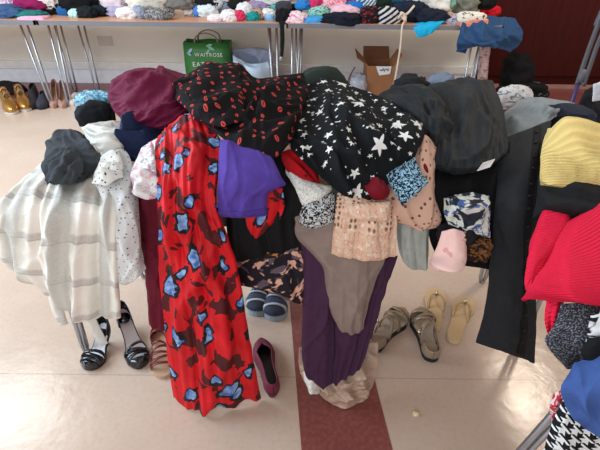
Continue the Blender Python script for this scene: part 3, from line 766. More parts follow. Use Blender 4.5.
plump('dark_green_blanket', 286, 352, 72, 131, 1.62, fab((34, 44, 38)), 'dark green blanket just visible behind the top of the star-print cloth', 'blanket', seed=301, ry=.10)
plump('grey_blue_hoodie', 424, 456, 76, 129, 1.68, fab((112, 122, 140)), 'grey-blue hoodie peeking over the back of the black jacket', 'hoodie', seed=302, ry=.08)
plump('black_cardigan', 390, 426, 79, 129, 1.64, fab((26, 27, 32)), 'black knitted cardigan behind the left shoulder of the black jacket', 'cardigan', seed=303, cr_=.25, ry=.08)
# right end ----------------------------------------------------------
g.clear()
bj = cloth('rain_jacket', [
    [(418, 86, 1.58), (445, 80, 1.61), (468, 76, 1.63), (494, 78, 1.62)],
    [(428, 105, 1.43), (455, 103, 1.41), (480, 103, 1.41), (504, 104, 1.45)],
    [(432, 135, 1.24), (455, 139, 1.2), (482, 138, 1.2), (508, 133, 1.26)],
    [(432, 158, 1.13), (455, 162, 1.09), (484, 160, 1.08), (509, 146, 1.15)],
    [(434, 168, 1.10), (455, 174, 1.065), (484, 168, 1.06), (509, 154, 1.12)]],
    fab((36, 39, 42), 0.7), 'large black jacket thrown over the right half of the heap', 'jacket', nu=64, nv=60, folds=10, amp=0.007, crum=0.010, cf=6, puff=0.006, tuck=0.01, seed=61, grow=4, keep=g, lap=(11, 0.05, 0.25, 0.016, 0.024, 0.22))
strip('hem', g[-1], 0.04, 0.96, 0.88, 0.97, fab((26, 28, 30), 0.75), bj, 0.004, 0.004)
cloth('sleeve', [[(366, 98, 1.50), (392, 86, 1.56), (428, 83, 1.57)], [(396, 108, 1.37), (422, 104, 1.37), (446, 98, 1.40)], [(416, 124, 1.27), (436, 124, 1.24), (452, 116, 1.29)], [(426, 150, 1.17), (438, 152, 1.15), (450, 146, 1.18)]], fab((32, 35, 38), 0.7), parent=bj, nu=44, nv=44, folds=2.5, amp=0.010, crum=0.012, cf=8, puff=0.012, tuck=0.02, seed=161, lap=(9, 0.45, 0.4, 0.014, 0.018, 0.2), slant=0.4)
mk('care_label', [at(477, 171, 1.035), at(483, 163, 1.03), at(495, 159, 1.03), at(490, 167, 1.03)], [(0, 1, 2, 3)], fab((226, 226, 222)), bj, solid=.0015, smooth=False, off=0)
cloth('evening_skirt', [[(426, 150, 1.2), (470, 150, 1.17), (512, 140, 1.2)], [(428, 195, 1.05), (470, 200, 1.04), (508, 200, 1.06)], [(428, 232, 1.035), (470, 236, 1.03), (504, 236, 1.04)], [(438, 262, 1.03), (470, 268, 1.025), (500, 272, 1.03)]],
      fab((12, 12, 14), 0.9), 'black skirt hanging deep in shadow below the black jacket', 'skirt', seed=62, folds=0, amp=0.01, lap=(7, 0.0, 0.15, 0.016, 0.02, 0.2))
cloth('sarong', [[(443, 198, 1.02), (466, 192, 1.01), (492, 196, 1.02)], [(444, 214, .99), (466, 212, .975), (491, 214, .99)], [(448, 226, .98), (468, 232, .965), (490, 238, .975)]],
      m_speck('white_and_blue_sarong_print', (206, 208, 200), (70, 96, 150), 38, 0.54, 1.5, c=(40, 44, 54)), 'crumpled white and blue print sarong beneath the black jacket', 'sarong', seed=63, crum=.02, cf=16, lap=(9, 1.1, .7, .016, .014, .09))
plump('animal_print_scarf', 464, 489, 232, 260, .99, m_speck('brown_leopard_print', (120, 78, 44), (36, 24, 18), 75, 0.5, 1.0), 'brown leopard print scarf beside the black trousers', 'scarf', seed=64, ry=0.04, cr_=0.25)
plump('black_tights', 440, 474, 224, 244, .985, fab((32, 32, 36)), 'charcoal tights rolled above the pink satin nightdress', 'tights', seed=65, ry=0.03, cr_=0.25)
g.clear()
bt = cloth('jeans', [
    [(500, 138, 1.25), (526, 128, 1.31), (552, 118, 1.36)],
    [(497, 172, 1.11), (522, 168, 1.09), (548, 158, 1.14)],
    [(493, 215, 1.02), (517, 214, .99), (542, 206, 1.02)],
    [(489, 265, 1.0), (514, 266, .97), (540, 260, 1.0)],
    [(484, 310, .99), (511, 314, .96), (538, 312, .985)],
    [(475, 344, .985), (507, 355, .955), (536, 365, .975)]],
    fab((42, 44, 48), 0.85), 'faded black jeans hanging off the right end of the heap', 'jeans', folds=0, amp=0.007, seed=66, nu=40, nv=60, keep=g, lap=(8, 0.1, 0.5, 0.008, 0.016, 0.16))
strip('side_stripe', g[-1], 0.66, 0.80, 0.02, 0.98, fab((18, 19, 22), 0.8), bt, 0.003, 0.002, nu=5, nv=50)
RIV = plain('dark_snap', (46, 46, 50), 0.35, 0.8)
for k in range(16):
    c = grid_point(g[-1], 0.72, 0.05 + k * 0.058)
    lump('snap_button', c + (CAM_P - c).normalized() * 0.007, (0.0042, 0.003, 0.0042), RIV, parent=bt, cr_=0.02, sub=2, box=1)
g.clear()
gs = cloth('fleece_shirt', [[(504, 114, 1.56), (526, 99, 1.70), (550, 100, 1.70), (575, 104, 1.68)], [(505, 126, 1.46), (526, 118, 1.48), (548, 114, 1.52), (562, 111, 1.6)], [(506, 145, 1.31), (524, 138, 1.32), (541, 131, 1.34), (549, 121, 1.42)]],
      fab((142, 150, 154), 0.95), 'light grey sweatshirt lying beside the black jacket', 'sweatshirt', folds=0, amp=0.008, crum=0.012, cf=9, puff=0.006, tuck=0.008, seed=67, keep=g, thick=0.006, lap=(9, 0.7, 0.5, 0.016, 0.022, 0.16))
plump('printed_scarf', 498, 530, 87, 115, 1.76, m_speck('white_and_grey_print', (206, 202, 200), (120, 116, 120), 45, 0.58), 'white scarf with grey print behind the light grey sweatshirt', 'scarf', seed=68)
plump('rolled_jeans', 545, 590, 106, 130, 1.55, fab((28, 36, 54), 0.8), 'navy jeans rolled up above the yellow jumper', 'jeans', seed=69, ry=0.07, cr_=0.1)

# things on the near right table --------------------------------------
cloth('fleece_jacket', [[(538, 176, 1.03), (570, 176, 1.0), (618, 180, .98)], [(536, 196, .98), (565, 196, .95), (618, 200, .93)], [(532, 218, .95), (565, 222, .92), (618, 226, .9)]],
      fab((30, 30, 32), 0.9), 'black fleece jacket between the yellow jumper and red jumper', 'jacket', seed=71, crum=0.012, puff=0.009, lap=(10, 1.2, 0.5, 0.016, 0.02, 0.2))
g.clear()
yl = cloth('ribbed_jumper', [[(548, 124, 1.24), (572, 126, 1.22), (602, 150, 1.18), (623, 168, 1.14)], [(541, 148, 1.1), (570, 150, 1.07), (602, 166, 1.05), (623, 184, 1.02)], [(539, 174, 1.01), (566, 172, .99), (600, 178, .98), (623, 192, .96)], [(539, 186, 1.0), (562, 190, .97), (598, 194, .96), (623, 204, .95)]],
      YELLOW, 'pale yellow ribbed jumper piled at the right edge', 'jumper', nu=60, nv=50, crum=0.012, cf=8, puff=0.01, tuck=0.012, seed=72, folds=0, amp=0.008, thick=0.008, lap=(9, 1.2, 0.4, 0.022, 0.022, 0.2))
rj = empty('chunky_jumper', at(560, 300, 0.75), 'bright coral red ribbed jumper folded over the near table', 'jumper')
cloth('body_panel', [[(563, 222, .885), (600, 199, .92), (633, 180, .95)], [(545, 258, .775), (592, 252, .765), (633, 246, .76)], [(528, 286, .69), (586, 288, .67), (633, 292, .66)], [(523, 297, .665), (584, 305, .65), (633, 312, .64)]],
      REDRIB, parent=rj, nu=56, nv=56, puff=0.007, tuck=0.010, crum=0.006, seed=73, thick=0.012, lap=(3, 0.6, 0.4, 0.008, 0.03, 0.2))
cloth('sleeve', [[(543, 204, .95), (558, 206, .93), (576, 212, .92)], [(530, 236, .87), (548, 238, .85), (568, 234, .85)], [(525, 262, .80), (538, 262, .78), (552, 256, .79)], [(522, 290, .72), (529, 288, .71), (538, 276, .73)]],
      REDRIB, parent=rj, nu=40, nv=44, puff=0.012, tuck=0.015, seed=74, lap=(3, 0.6, 0.4, 0.008, 0.02, 0.15), thick=0.012)
cloth('red_scarf', [[(545, 300, .72), (556, 300, .71), (566, 302, .71)], [(545, 318, .70), (553, 318, .69), (562, 320, .69)], [(547, 334, .69), (552, 336, .68), (558, 330, .68)]], REDRIB, 'narrow red scarf end poking out below the coral jumper', 'scarf', nu=20, nv=24, seed=75, folds=2, amp=0.008)
cloth('tweed_skirt', [[(562, 304, .68), (600, 302, .67), (628, 302, .66)], [(553, 326, .66), (588, 328, .645), (628, 330, .63)], [(545, 343, .65), (580, 350, .635), (628, 356, .62)], [(567, 371, .635), (588, 368, .63), (628, 372, .615)]],
      m_speck('charcoal_tweed', (44, 46, 54), (120, 122, 130), 240, 0.55, 0.3), 'charcoal flecked tweed skirt below the coral red jumper', 'skirt', seed=76, lap=(5, 0.1, 0.3, 0.008, 0.02, 0.15))
cloth('monochrome_shirt', [[(590, 316, .635), (606, 312, .63), (628, 310, .62)], [(587, 346, .625), (606, 346, .62), (628, 346, .61)]], m_speck('bold_black_white_print', (220, 224, 226), (24, 26, 32), 30, 0.5), 'white top with bold dark print at the right edge over the tweed skirt', 'top', nu=20, nv=20, seed=77)
cloth('black_leggings', [[(588, 338, .618), (606, 336, .61), (628, 336, .60)], [(582, 354, .608), (604, 352, .60), (628, 352, .59)], [(586, 368, .60), (606, 372, .59), (628, 372, .58)]], BLACK, 'black leggings above the blue t-shirt at the right edge', 'leggings', nu=22, nv=22, seed=78)
cloth('work_shirt', [[(574, 360, .612), (600, 354, .60), (628, 350, .59)], [(560, 386, .575), (590, 388, .555), (628, 386, .55)], [(566, 408, .555), (594, 414, .54), (628, 414, .535)], [(577, 422, .54), (599, 438, .525), (628, 436, .52)]],
      fab((62, 88, 148), 0.8), 'medium blue t-shirt hanging over the near table corner', 't-shirt', folds=0, amp=0.008, crum=0.006, seed=79, lap=(8, 0.2, 0.3, 0.012, 0.02, 0.2))
cloth('patterned_scarf', [[(552, 396, .60), (563, 392, .59)], [(549, 410, .60), (563, 408, .59)], [(552, 425, .59), (564, 426, .58)]], m_speck('red_and_white_print', (190, 40, 60), (222, 210, 212), 60, 0.5), 'red and white print scarf end between the table leg and blue t-shirt', 'scarf', nu=14, nv=16, seed=80)
cloth('houndstooth_scarf', [[(566, 402, .575), (600, 408, .57), (628, 410, .565)], [(553, 424, .565), (590, 428, .555), (628, 430, .55)], [(546, 446, .555), (585, 450, .545), (628, 450, .54)], [(540, 470, .55), (582, 474, .54), (628, 474, .535)]],
      m_hound(), 'black and white houndstooth scarf at the bottom right corner', 'scarf', folds=2, amp=0.006, seed=81, lap=(4, 0.2, 0.2, 0.01, 0.02, 0.2))

plump('winter_coat', 598, 664, 252, 292, .80, fab((40, 38, 44)), 'dark coat bundled beneath the coral red jumper on the near table', 'coat', seed=304, ry=.06)

# ------------------------------------------------------------------ shoes
WT = [(0, 0.0), (0.015, .30), (0.05, .52), (.12, .66), (.3, .62), (.48, .66), (.72, 1.0), (.86, .90), (.94, .66), (.985, .32), (1, 0)]
def fw(t):
    for (a, x), (b, y) in zip(WT, WT[1:]):
        if t <= b: return x + (y - x) * (t - a) / (b - a)
    return 0
def flat0(t): return 0.0
def heelz(h): return lambda t: h * (1 - min(max(t / 0.66, 0), 1)) ** 1.3 * (1.0) if t < 0.66 else 0.0
ST = [0, .006, .02, .05, .1, .16, .23, .3, .38, .46, .54, .6, .66, .72, .78, .84, .89, .93, .96, .985, .996, 1]
class Shoe:
    def __init__(s, name, heel, toe, W_, label, cat, zf=flat0, group=None, stretch=1.0):
        a = at(heel[0], heel[1], -0.0 if len(heel) < 3 else -heel[2] - 1e-6); b = at(toe[0], toe[1], -1e-6)
        if len(heel) < 3: a = at(heel[0], heel[1], -1e-6)
        a.z = 0; b.z = 0
        d = (b - a); s.L = d.length * stretch; s.W = W_ / 2; s.zf = zf
        s.e = empty(name, a, label, cat, group)
        s.M = Matrix.Translation(a) @ Matrix.Rotation(math.atan2(d.y, d.x), 4, 'Z')
        s.z0 = 0.002
    def add(s, name, V, F, mat, **k):
        return mk(name, [s.M @ Vector(v) for v in V], F, mat, s.e, **k)
    def sole(s, name, mat, z0, th, scale=1.0, t0=0, t1=1.0, flat_bottom=False, inset=0.0):
        V = []; F = []
        ts = [t for t in ST if t0 <= t <= t1]
        for t in ts:
            w = max(fw(t) * s.W * scale - inset, 0.0004); x = t * s.L
            x = s.L * 0.5 + (x - s.L * .5) * (1 - 2 * inset / s.L)
            zb_ = s.z0 + (0 if flat_bottom else s.zf(t)) + z0; zt = s.z0 + s.zf(t) + z0 + th
            off = 0.06 * s.W * math.sin(t * 3.1)
            V += [(x, -w + off, zb_), (x, w + off, zb_), (x, w + off, zt), (x, -w + off, zt)]
        n = len(ts)
        for i in range(n - 1):
            for k in range(4):
                F.append((i * 4 + k, i * 4 + (k + 1) % 4, (i + 1) * 4 + (k + 1) % 4, (i + 1) * 4 + k))
        F.append((3, 2, 1, 0)); F.append(tuple((n - 1) * 4 + k for k in range(4)))
        return s.add(name, V, F, mat, smooth=False)
    def band(s, name, mat, t, h, wd, skew=0.0, th=0.003, base=0.0, n=14, wscale=1.04, fwd=0.0):
        V = []; F = []
        for j in range(3):
            for i in range(n + 1):
                a = math.pi * i / n
                y = math.cos(a); z = math.sin(a)
                tt = min(max(t + (wd / s.L) * (j / 2 - .5) + skew * y + fwd * z, 0.01), .99)
                V.append((tt * s.L, y * fw(tt) * s.W * wscale, s.z0 + s.zf(tt) + base + z ** 0.7 * h))
        for j in range(2):
            for i in range(n):
                k = j * (n + 1) + i
                F.append((k, k + 1, k + n + 2, k + n + 1))
        return s.add(name, V, F, mat, solid=th, off=0)
    def upper(s, name, mat, hf, of, t0=0.0, t1=1.0, base=0.0, th=0.003, n=9, wscale=1.0, **k):
        V = []; F = []
        ts = [t0] + [t for t in ST if t0 < t < t1] + [t1]
        for t in ts:
            w = fw(t) * s.W * wscale + 0.0008; h = hf(t); op = of(t)
            for side in (1, -1):
                for i in range(n):
                    a = (math.pi / 2 - op) * i / (n - 1)
                    V.append((t * s.L, side * w * math.cos(a) ** 0.75, s.z0 + s.zf(t) + base + h * math.sin(a) ** 0.85))
        m = 2 * n
        for i in range(len(ts) - 1):
            for sd in (0, n):
                for q in range(n - 1):
                    a = i * m + sd + q
                    F.append((a, a + 1, a + m + 1, a + m))
        return s.add(name, V, F, mat, solid=th, merge=True, off=0, **k)

PATENT = plain('black_patent', (16, 18, 26), 0.18, 0.0, 0.7)
SILVER = plain('silver_foil', (206, 208, 214), 0.35, 0.6)
def high_heel(heel, toe, label, tilt=0):
    h = 0.075
    s = Shoe('high_heeled_sandal', heel, toe, 0.085, label, 'shoe', heelz(h), 'pair of black heeled sandals')
    s.sole('sole', RUBBER, 0.0, 0.010)
    s.sole('insole', SILVER, 0.0105, 0.002, 1.0, inset=0.004)
    V, F = tube_geo([(0.035 * s.L / .24 + .008, 0, h * 0.95 + .004), (0.035, 0, h * .6), (0.032, 0, h * .3), (0.030, 0, 0.001)], [0.024, 0.016, 0.010, 0.009], 12)
    s.add('heel', V, F, PATENT)
    s.upper('heel_counter', PATENT, lambda t: 0.062 * (1 - (t / 0.26) ** 2 * 0.55), lambda t: 0.85, 0.0, 0.26, 0.01)
    for t, sk, hh in ((.90, .02, .026), (.83, -.03, .034), (.76, .05, .040), (.69, -.05, .046)):
        s.band('strap', PATENT, t, hh, 0.012, sk, base=0.006)
    s.band('vamp', PATENT, .80, 0.034, 0.028, 0, base=0.006)
    s.upper('toe_cap', PATENT, lambda t: 0.028, lambda t: 0.5 if t < .9 else 0.25, 0.86, 1.0, 0.006)
    return s
high_heel((110, 338), (88, 371), 'black patent heeled sandal with silver insole in front of the chrome table leg')
high_heel((125, 324), (142, 369), 'black patent heeled sandal with silver insole nearer to the red dress')
RED_L = plain('dark_red_leather', (112, 26, 32), 0.4)
TAN = plain('tan_footbed', (196, 160, 132), 0.6)
s = Shoe('strappy_sandal', (158, 335), (165, 379), 0.085, 'dark red strappy sandal half hidden behind the red dress', 'sandal')
s.sole('sole', TAN, 0.0, 0.014)
for k, t in enumerate((.82, .73, .64, .55, .46)):
    s.band('strap', RED_L, t, 0.030 + k * 0.007, 0.010, 0.03 * (-1) ** k, base=0.012)
s.band('ankle_strap', RED_L, .22, 0.085, 0.010, 0, base=0.012, fwd=0.1)
s.upper('heel_counter', RED_L, lambda t: 0.05, lambda t: .9, 0, .2, .012)
SOLEG = plain('grey_blue_sole', (150, 170, 184), 0.5); MESHG = plain('dark_blue_mesh', (44, 56, 76), 0.7); LACEW = plain('pale_lace', (176, 186, 196), 0.7)
def sneaker(heel, toe, W_, label, upper, sole, lace, hi=0.085, group=None, collar=None, name='trainer', zs=0.028):
    s = Shoe(name, heel, toe, W_, label, 'shoe', flat0, group)
    s.sole('sole', sole, 0.0, zs, 1.03)
    hf = lambda t: hi * (1.0 if t < .25 else max(0.62, 1 - (t - .25) * 0.9)) if t < .7 else hi * (0.62 - 0.42 * ((t - .7) / .3) ** 1.5)
    of = lambda t: (0.62 if t < .30 else (0.62 - (t - .30) / .26 * .42 if t < .56 else max(0.0, 0.2 - (t - .56) * 2.2)))
    s.upper('upper', upper, hf, of, 0, 1, zs * .8, 0.006)
    s.upper('tongue', collar or upper, lambda t: hi * 0.95, lambda t: 0.0, .34, .62, zs * .7, 0.004, wscale=0.55)
    for k in range(4):
        s.band('lace', lace, .36 + .065 * k, hi * (0.86 - .06 * k), 0.006, 0.02 * (-1) ** k, base=zs * .8 + .006, wscale=0.62)
    if name == 'trainer':
        s.band('toe_band', lace, .84, hi * .50, .014, 0, base=zs * .8 + .003, wscale=1.05)
        s.band('side_stripe', lace, .64, hi * .70, .010, 0.03, base=zs * .8 + .003, wscale=1.06)
    else:
        s.band('ankle_strap', upper, .30, hi * .98, .03, 0, base=zs * .8 + .004, wscale=1.1, th=.006)
    s.upper('heel_tab', collar or sole, lambda t: hi * 0.7, lambda t: .8, 0, .10, zs * .8, 0.008, wscale=1.04)
    return s
sneaker((262, 292), (257, 317), 0.10, 'blue-grey trainer under the table beside the red dress', MESHG, SOLEG, LACEW, zs=.04, group='pair of trainers under the heap')
sneaker((279, 294), (274, 322), 0.10, 'blue-grey trainer under the table nearer to the floor stripe', MESHG, SOLEG, LACEW, zs=.04, group='pair of trainers under the heap')
BURG = plain('burgundy_suede', (110, 22, 58), 0.6)
s = Shoe('court_shoe', (274, 401), (261, 343), 0.08, 'burgundy court shoe with black lining to the right of the red dress', 'shoe', heelz(0.03))
s.sole('sole', RUBBER, 0, 0.008)
s.sole('insole', plain('black_lining', (14, 12, 14), 0.6), 0.0085, 0.002, inset=0.004)
s.upper('upper', BURG, lambda t: 0.055 if t < .2 else (0.055 - (t - .2) * 0.03 if t < .7 else 0.040 - 0.02 * (t - .7) / .3), lambda t: .62 if t < .72 else max(0, .62 - (t - .72) * 5), 0, 1, .008)
V, F = tube_geo([(0.032, 0, 0.030), (0.03, 0, 0.02), (0.028, 0, 0.001)], [0.026, 0.02, 0.016], 12)
s.add('heel', V, F, BURG)
METAL = plain('pewter_leather', (164, 146, 124), 0.35, 0.35)
FOOTB = plain('silver_grey_footbed', (188, 172, 154), 0.35, 0.2)
BUCK = plain('bright_buckle', (226, 214, 190), 0.15, 1.0)
def fisherman(heel, toe, label):
    s = Shoe('closed_toe_sandal', heel, toe, 0.098, label, 'sandal', flat0, 'pair of pewter sandals')
    s.sole('sole', RUBBER, 0.0, 0.022, 1.02)
    s.sole('insole', FOOTB, 0.0222, 0.003, 1.0, inset=0.003)
    s.upper('toe_cap', METAL, lambda t: .040 * (1 - .5 * (t - .84) / .16), lambda t: 0.0, .84, 1.0, .02)
    for k, t in enumerate((.80, .70, .60, .50)):
        s.band('strap', METAL, t, .046 + .007 * k, .014, .05 * (-1) ** k, base=.02)
    s.band('ankle_strap', METAL, .30, .075, .014, 0, base=.02, fwd=.16)
    s.upper('heel_counter', METAL, lambda t: .052, lambda t: .85, 0, .22, .02)
    V, F = tube_geo([(s.L * x, 0, z) for x, z in ((.88, .058), (.76, .068), (.62, .075), (.48, .082))], .006, 8, 0.5)
    s.add('centre_bar', V, F, METAL)
    lump('buckle', s.M @ Vector((s.L * .36, s.W * .8, .07)), (.010, .010, .006), BUCK, parent=s.e, cr_=0.02, sub=2)
    return s
fisherman((371, 352), (403, 315), 'pewter leather strappy sandal next to the champagne satin slip')
fisherman((432, 363), (419, 314), 'pewter leather strappy sandal with buckle beside the flip-flops')
FFB = m_speck('straw_footbed', (206, 178, 138), (190, 162, 122), 90, 0.5)
FFS = plain('gold_thong', (176, 146, 106), 0.4, 0.3)
def flip_flop(heel, toe, label):
    s = Shoe('flip_flop', heel, toe, 0.092, label, 'sandal', flat0, 'pair of flip-flops')
    s.sole('sole', FFB, 0, .016, 1.0)
    for sd in (1, -1):
        pts = spline([Vector((s.L * .80, 0, .018)), Vector((s.L * .72, sd * .012, .042)), Vector((s.L * .58, sd * s.W * .62, .044)), Vector((s.L * .44, sd * s.W * .66, .014))], 14)
        V, F = tube_geo(pts, .0055, 8, .6)
        s.add('thong_strap', V, F, FFS)
    lump('stud', s.M @ Vector((s.L * .79, 0, .036)), (.008, .008, .006), BUCK, parent=s.e, cr_=.02, sub=2)
    return s
flip_flop((434, 332), (436, 291), 'straw-coloured flip-flop partly behind the pewter sandal')
flip_flop((452, 344), (467, 299), 'straw-coloured flip-flop nearest to the hanging black jeans')
GOLD = plain('gold_foil', (196, 150, 84), 0.28, 0.8); WSOLE = plain('white_sole', (214, 206, 196), 0.5)
sneaker((6, 101), (14, 115), 0.12, 'shiny gold high-top trainer furthest left on the floor', GOLD, WSOLE, WSOLE, 0.13, 'pair of gold high-tops', name='high_top_trainer')
sneaker((21, 98), (27, 112), 0.12, 'shiny gold high-top trainer next to the black ankle boot', GOLD, WSOLE, WSOLE, 0.13, 'pair of gold high-tops', name='high_top_trainer')
BLK_SUEDE = plain('black_suede', (30, 26, 28), 0.8); NAVYS = plain('dark_navy_suede', (44, 44, 58), 0.8); NUDE = plain('nude_leather', (182, 142, 128), 0.45); PALE = plain('pale_slipper', (206, 190, 178), 0.6)
def ankle_boot(heel, toe, label, mat, hi=.14):
    s = Shoe('ankle_boot', heel, toe, .10, label, 'boot')
    s.sole('sole', RUBBER, 0, .02, 1.02)
    s.upper('upper', mat, lambda t: hi if t < .35 else (hi - (t - .35) / .3 * (hi - .06) if t < .65 else .06 - .03 * (t - .65) / .35), lambda t: .5 if t < .3 else max(0, .5 - (t - .3) * 3), 0, 1, .018, .005)
ankle_boot((37, 98), (33, 110), 'black suede ankle boot beside the gold high-tops', BLK_SUEDE)
ankle_boot((46, 101), (42, 110), 'dark navy ankle boot against the leftmost table leg', NAVYS, .09)
def pump(heel, toe, label, mat, zf=flat0):
    s = Shoe('court_shoe', heel, toe, .085, label, 'shoe', zf)
    s.sole('sole', TAN, 0, .012)
    s.upper('upper', mat, lambda t: .075 if t < .3 else max(.03, .075 - (t - .3) * .09), lambda t: .7 if t < .66 else max(0, .7 - (t - .66) * 4), 0, 1, .010, .004)
pump((57, 92), (54, 109), 'nude court shoe between the table legs', NUDE, heelz(.06))
pump((65, 93), (63, 109), 'nude court shoe behind the second table leg', NUDE, heelz(.06))
def mule(heel, toe, label):
    s = Shoe('mule_slipper', heel, toe, .10, label, 'slipper', flat0, 'pair of pale slippers')
    s.sole('sole', PALE, 0, .02)
    s.upper('upper', PALE, lambda t: .06 - .03 * max(0, (t - .6) / .4), lambda t: 0.0, .5, 1.0, .018, .005)
mule((80, 94), (75, 108), 'pale open-back slipper close to the heap')
mule((90, 93), (86, 103), 'pale open-back slipper beside the black hat')
plump('dark_coat', -12, 24, 82, 102, 4.45, fab((30, 24, 30)), 'dark coat heaped on the floor behind the gold high-tops', 'coat', seed=91)
c = at(416, 414, -0.004)
lump('crumpled_wrapper', c, (.010, .007, .006), plain('gold_wrapper', (230, 214, 170), .3), 'tiny gold crumb of wrapper on the beige floor', 'wrapper', seed=92, cr_=.4, sub=3)

# ------------------------------------------------------------------ under the back tables
bagx, bagz = at(207, 45, 4.42), 0.475
gb = empty('shopping_bag', (bagx.x, 4.48, 0), 'green shopping bag with white lettering standing under the back table', 'bag')
GREEN = plain('green_laminate', (44, 112, 52), 0.4)
zt = at(207, 43, 4.38).z
def bag_body(cx, y0, y1, hw, ztop):
    V = []; F = []
    n = 9
    ring = []
    for k in range(6):
        z = 0.004 + (ztop - 0.004) * k / 5
        bulge = 1 + 0.03 * math.sin(math.pi * k / 5)
        pts = [(-1, -1), (-.5, -1.06), (0, -1.08), (.5, -1.06), (1, -1), (1.01, -.3), (.97, 0), (1.01, .3), (1, 1), (.5, 1.05), (0, 1.06), (-.5, 1.05), (-1, 1), (-1.01, .3), (-.97, 0), (-1.01, -.3)]
        for (x, y) in pts:
            V.append((cx + x * hw * bulge, (y0 + y1) / 2 + y * (y1 - y0) / 2 * bulge, z + (0.006 * math.sin(x * 5 + y) if k == 5 else 0)))
    m = 16
    for k in range(5):
        for i in range(m):
            F.append((k * m + i, k * m + (i + 1) % m, (k + 1) * m + (i + 1) % m, (k + 1) * m + i))
    F.append(tuple(range(m))[::-1])
    return V, F
hw = 23 * depth(at(207, 45, 4.38)) / 450
V, F = bag_body(bagx.x, 4.38, 4.56, hw, zt)
mk('body', V, F, GREEN, gb, solid=0.003)
for yy in (4.385, 4.55):
    tube('handle', [(bagx.x - .11, yy, zt - .03), (bagx.x - .09, yy, zt + .05), (bagx.x, yy - .005, zt + .085), (bagx.x + .09, yy, zt + .05), (bagx.x + .11, yy, zt - .03)], 0.009, plain('grey_webbing', (120, 112, 104), .8), gb, 8, .5, sm=24)
def text(body, size, loc, mat, parent, name='lettering', rot=(math.radians(90), 0, 0)):
    cu = bpy.data.curves.new(name, 'FONT'); cu.body = body; cu.size = size; cu.extrude = 0.0012; cu.align_x = 'CENTER'; cu.space_character = 1.2
    o = bpy.data.objects.new(name, cu); COL.objects.link(o)
    dg = bpy.context.evaluated_depsgraph_get()
    me = bpy.data.meshes.new_from_object(o.evaluated_get(dg))
    bpy.data.objects.remove(o)
    M = Matrix.Translation(loc) @ Matrix.Rotation(rot[2], 4, 'Z') @ Matrix.Rotation(rot[0], 4, 'X')
    return mk(name, [M @ v.co for v in me.vertices], [tuple(p.vertices) for p in me.polygons], mat, parent, smooth=False)
WHT = plain('white_ink', (214, 224, 206), .5)
text('WAITROSE', .046, (bagx.x + .015, 4.366, at(207, 56.5, 4.37).z), WHT, gb)
text('EAT', .06, (bagx.x - .085, 4.366, at(200, 66.5, 4.37).z), WHT, gb)
PB = plain('pale_green_ink', (120, 176, 150), .5); PBL = plain('pale_blue_ink', (150, 190, 205), .5)
for (qx, qy, r1, r2, an, m_) in ((209, 45.5, .030, .011, .3, PB), (211, 48.5, .034, .012, -.5, PB), (208, 51.5, .026, .010, .9, PB), (190, 51, .030, .012, .8, PBL), (189, 54, .022, .010, -.6, PBL)):
    c = at(qx, qy, 4.366)
    V = [(c.x + math.cos(a_) * r1 * math.cos(an) - math.sin(a_) * r2 * math.sin(an), 4.366 + dy, c.z + math.cos(a_) * r1 * math.sin(an) + math.sin(a_) * r2 * math.cos(an)) for dy in (0, .004) for a_ in [2 * math.pi * k / 12 for k in range(12)]]
    mk('leaf_mark', V, [tuple(range(12)), tuple(range(12, 24))] + [(k, (k + 1) % 12, 12 + (k + 1) % 12, 12 + k) for k in range(12)], m_, gb, smooth=False)
# pale blue carrier bag
cb = empty('carrier_bag', at(252, 80, 4.4), 'pale blue carrier bag sagging open beside the green shopping bag', 'bag')
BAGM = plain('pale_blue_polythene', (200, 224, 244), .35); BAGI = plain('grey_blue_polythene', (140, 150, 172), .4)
cloth('front_panel', [[(232, 54, 4.34), (245, 61, 4.28), (258, 62, 4.28), (270, 60, 4.32)], [(232, 70, 4.28), (246, 72, 4.22), (260, 72, 4.22), (272, 70, 4.28)], [(232, 96, -.01), (246, 97, -.01), (260, 97, -.01), (271, 96, -.01)]], BAGM, parent=cb, nu=30, nv=26, crum=.02, cf=5, seed=95, tuck=.03, lap=(10, 0.6, 0.8, 0.025, 0.03, 0.3))
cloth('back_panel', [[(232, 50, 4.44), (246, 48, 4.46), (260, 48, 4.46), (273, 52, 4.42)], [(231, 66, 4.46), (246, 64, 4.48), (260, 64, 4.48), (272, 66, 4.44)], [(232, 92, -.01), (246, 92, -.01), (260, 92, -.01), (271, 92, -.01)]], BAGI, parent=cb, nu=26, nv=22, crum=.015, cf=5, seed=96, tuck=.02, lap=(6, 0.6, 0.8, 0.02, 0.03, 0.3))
# cardboard box with open flaps
CARD = plain('brown_cardboard', (150, 102, 66), .8); CARDI = plain('inside_cardboard', (124, 84, 56), .85)
pb0, pb1 = at(368, 66, 4.2), at(395, 66, 4.2)
cbx = empty('cardboard_box', ((pb0.x + pb1.x) / 2, 4.35, 0), 'open brown cardboard box with a paper note taped to it', 'box')
zb_ = pb0.z
for nm, lo, hi in (('side_panel', (pb0.x, 4.2, .004), (pb1.x, 4.206, zb_)), ('side_panel', (pb0.x, 4.49, .004), (pb1.x, 4.496, zb_)), ('side_panel', (pb0.x, 4.207, .004), (pb0.x + .006, 4.489, zb_)), ('side_panel', (pb1.x - .006, 4.207, .004), (pb1.x, 4.489, zb_))):
    box(nm, lo, hi, CARD, cbx)
box('base_panel', (pb0.x + .007, 4.207, .003), (pb1.x - .007, 4.489, .01), CARDI, cbx)
def quad(name, ps, mat, parent, th=.005):
    return mk(name, ps, [(0, 1, 2, 3)], mat, parent, solid=th, smooth=False, off=0)
quad('flap', [(pb0.x - .01, 4.5, zb_), (pb1.x, 4.5, zb_), (pb1.x - .01, 4.56, zb_ + .10), (pb0.x - .01, 4.56, zb_ + .10)], CARDI, cbx)
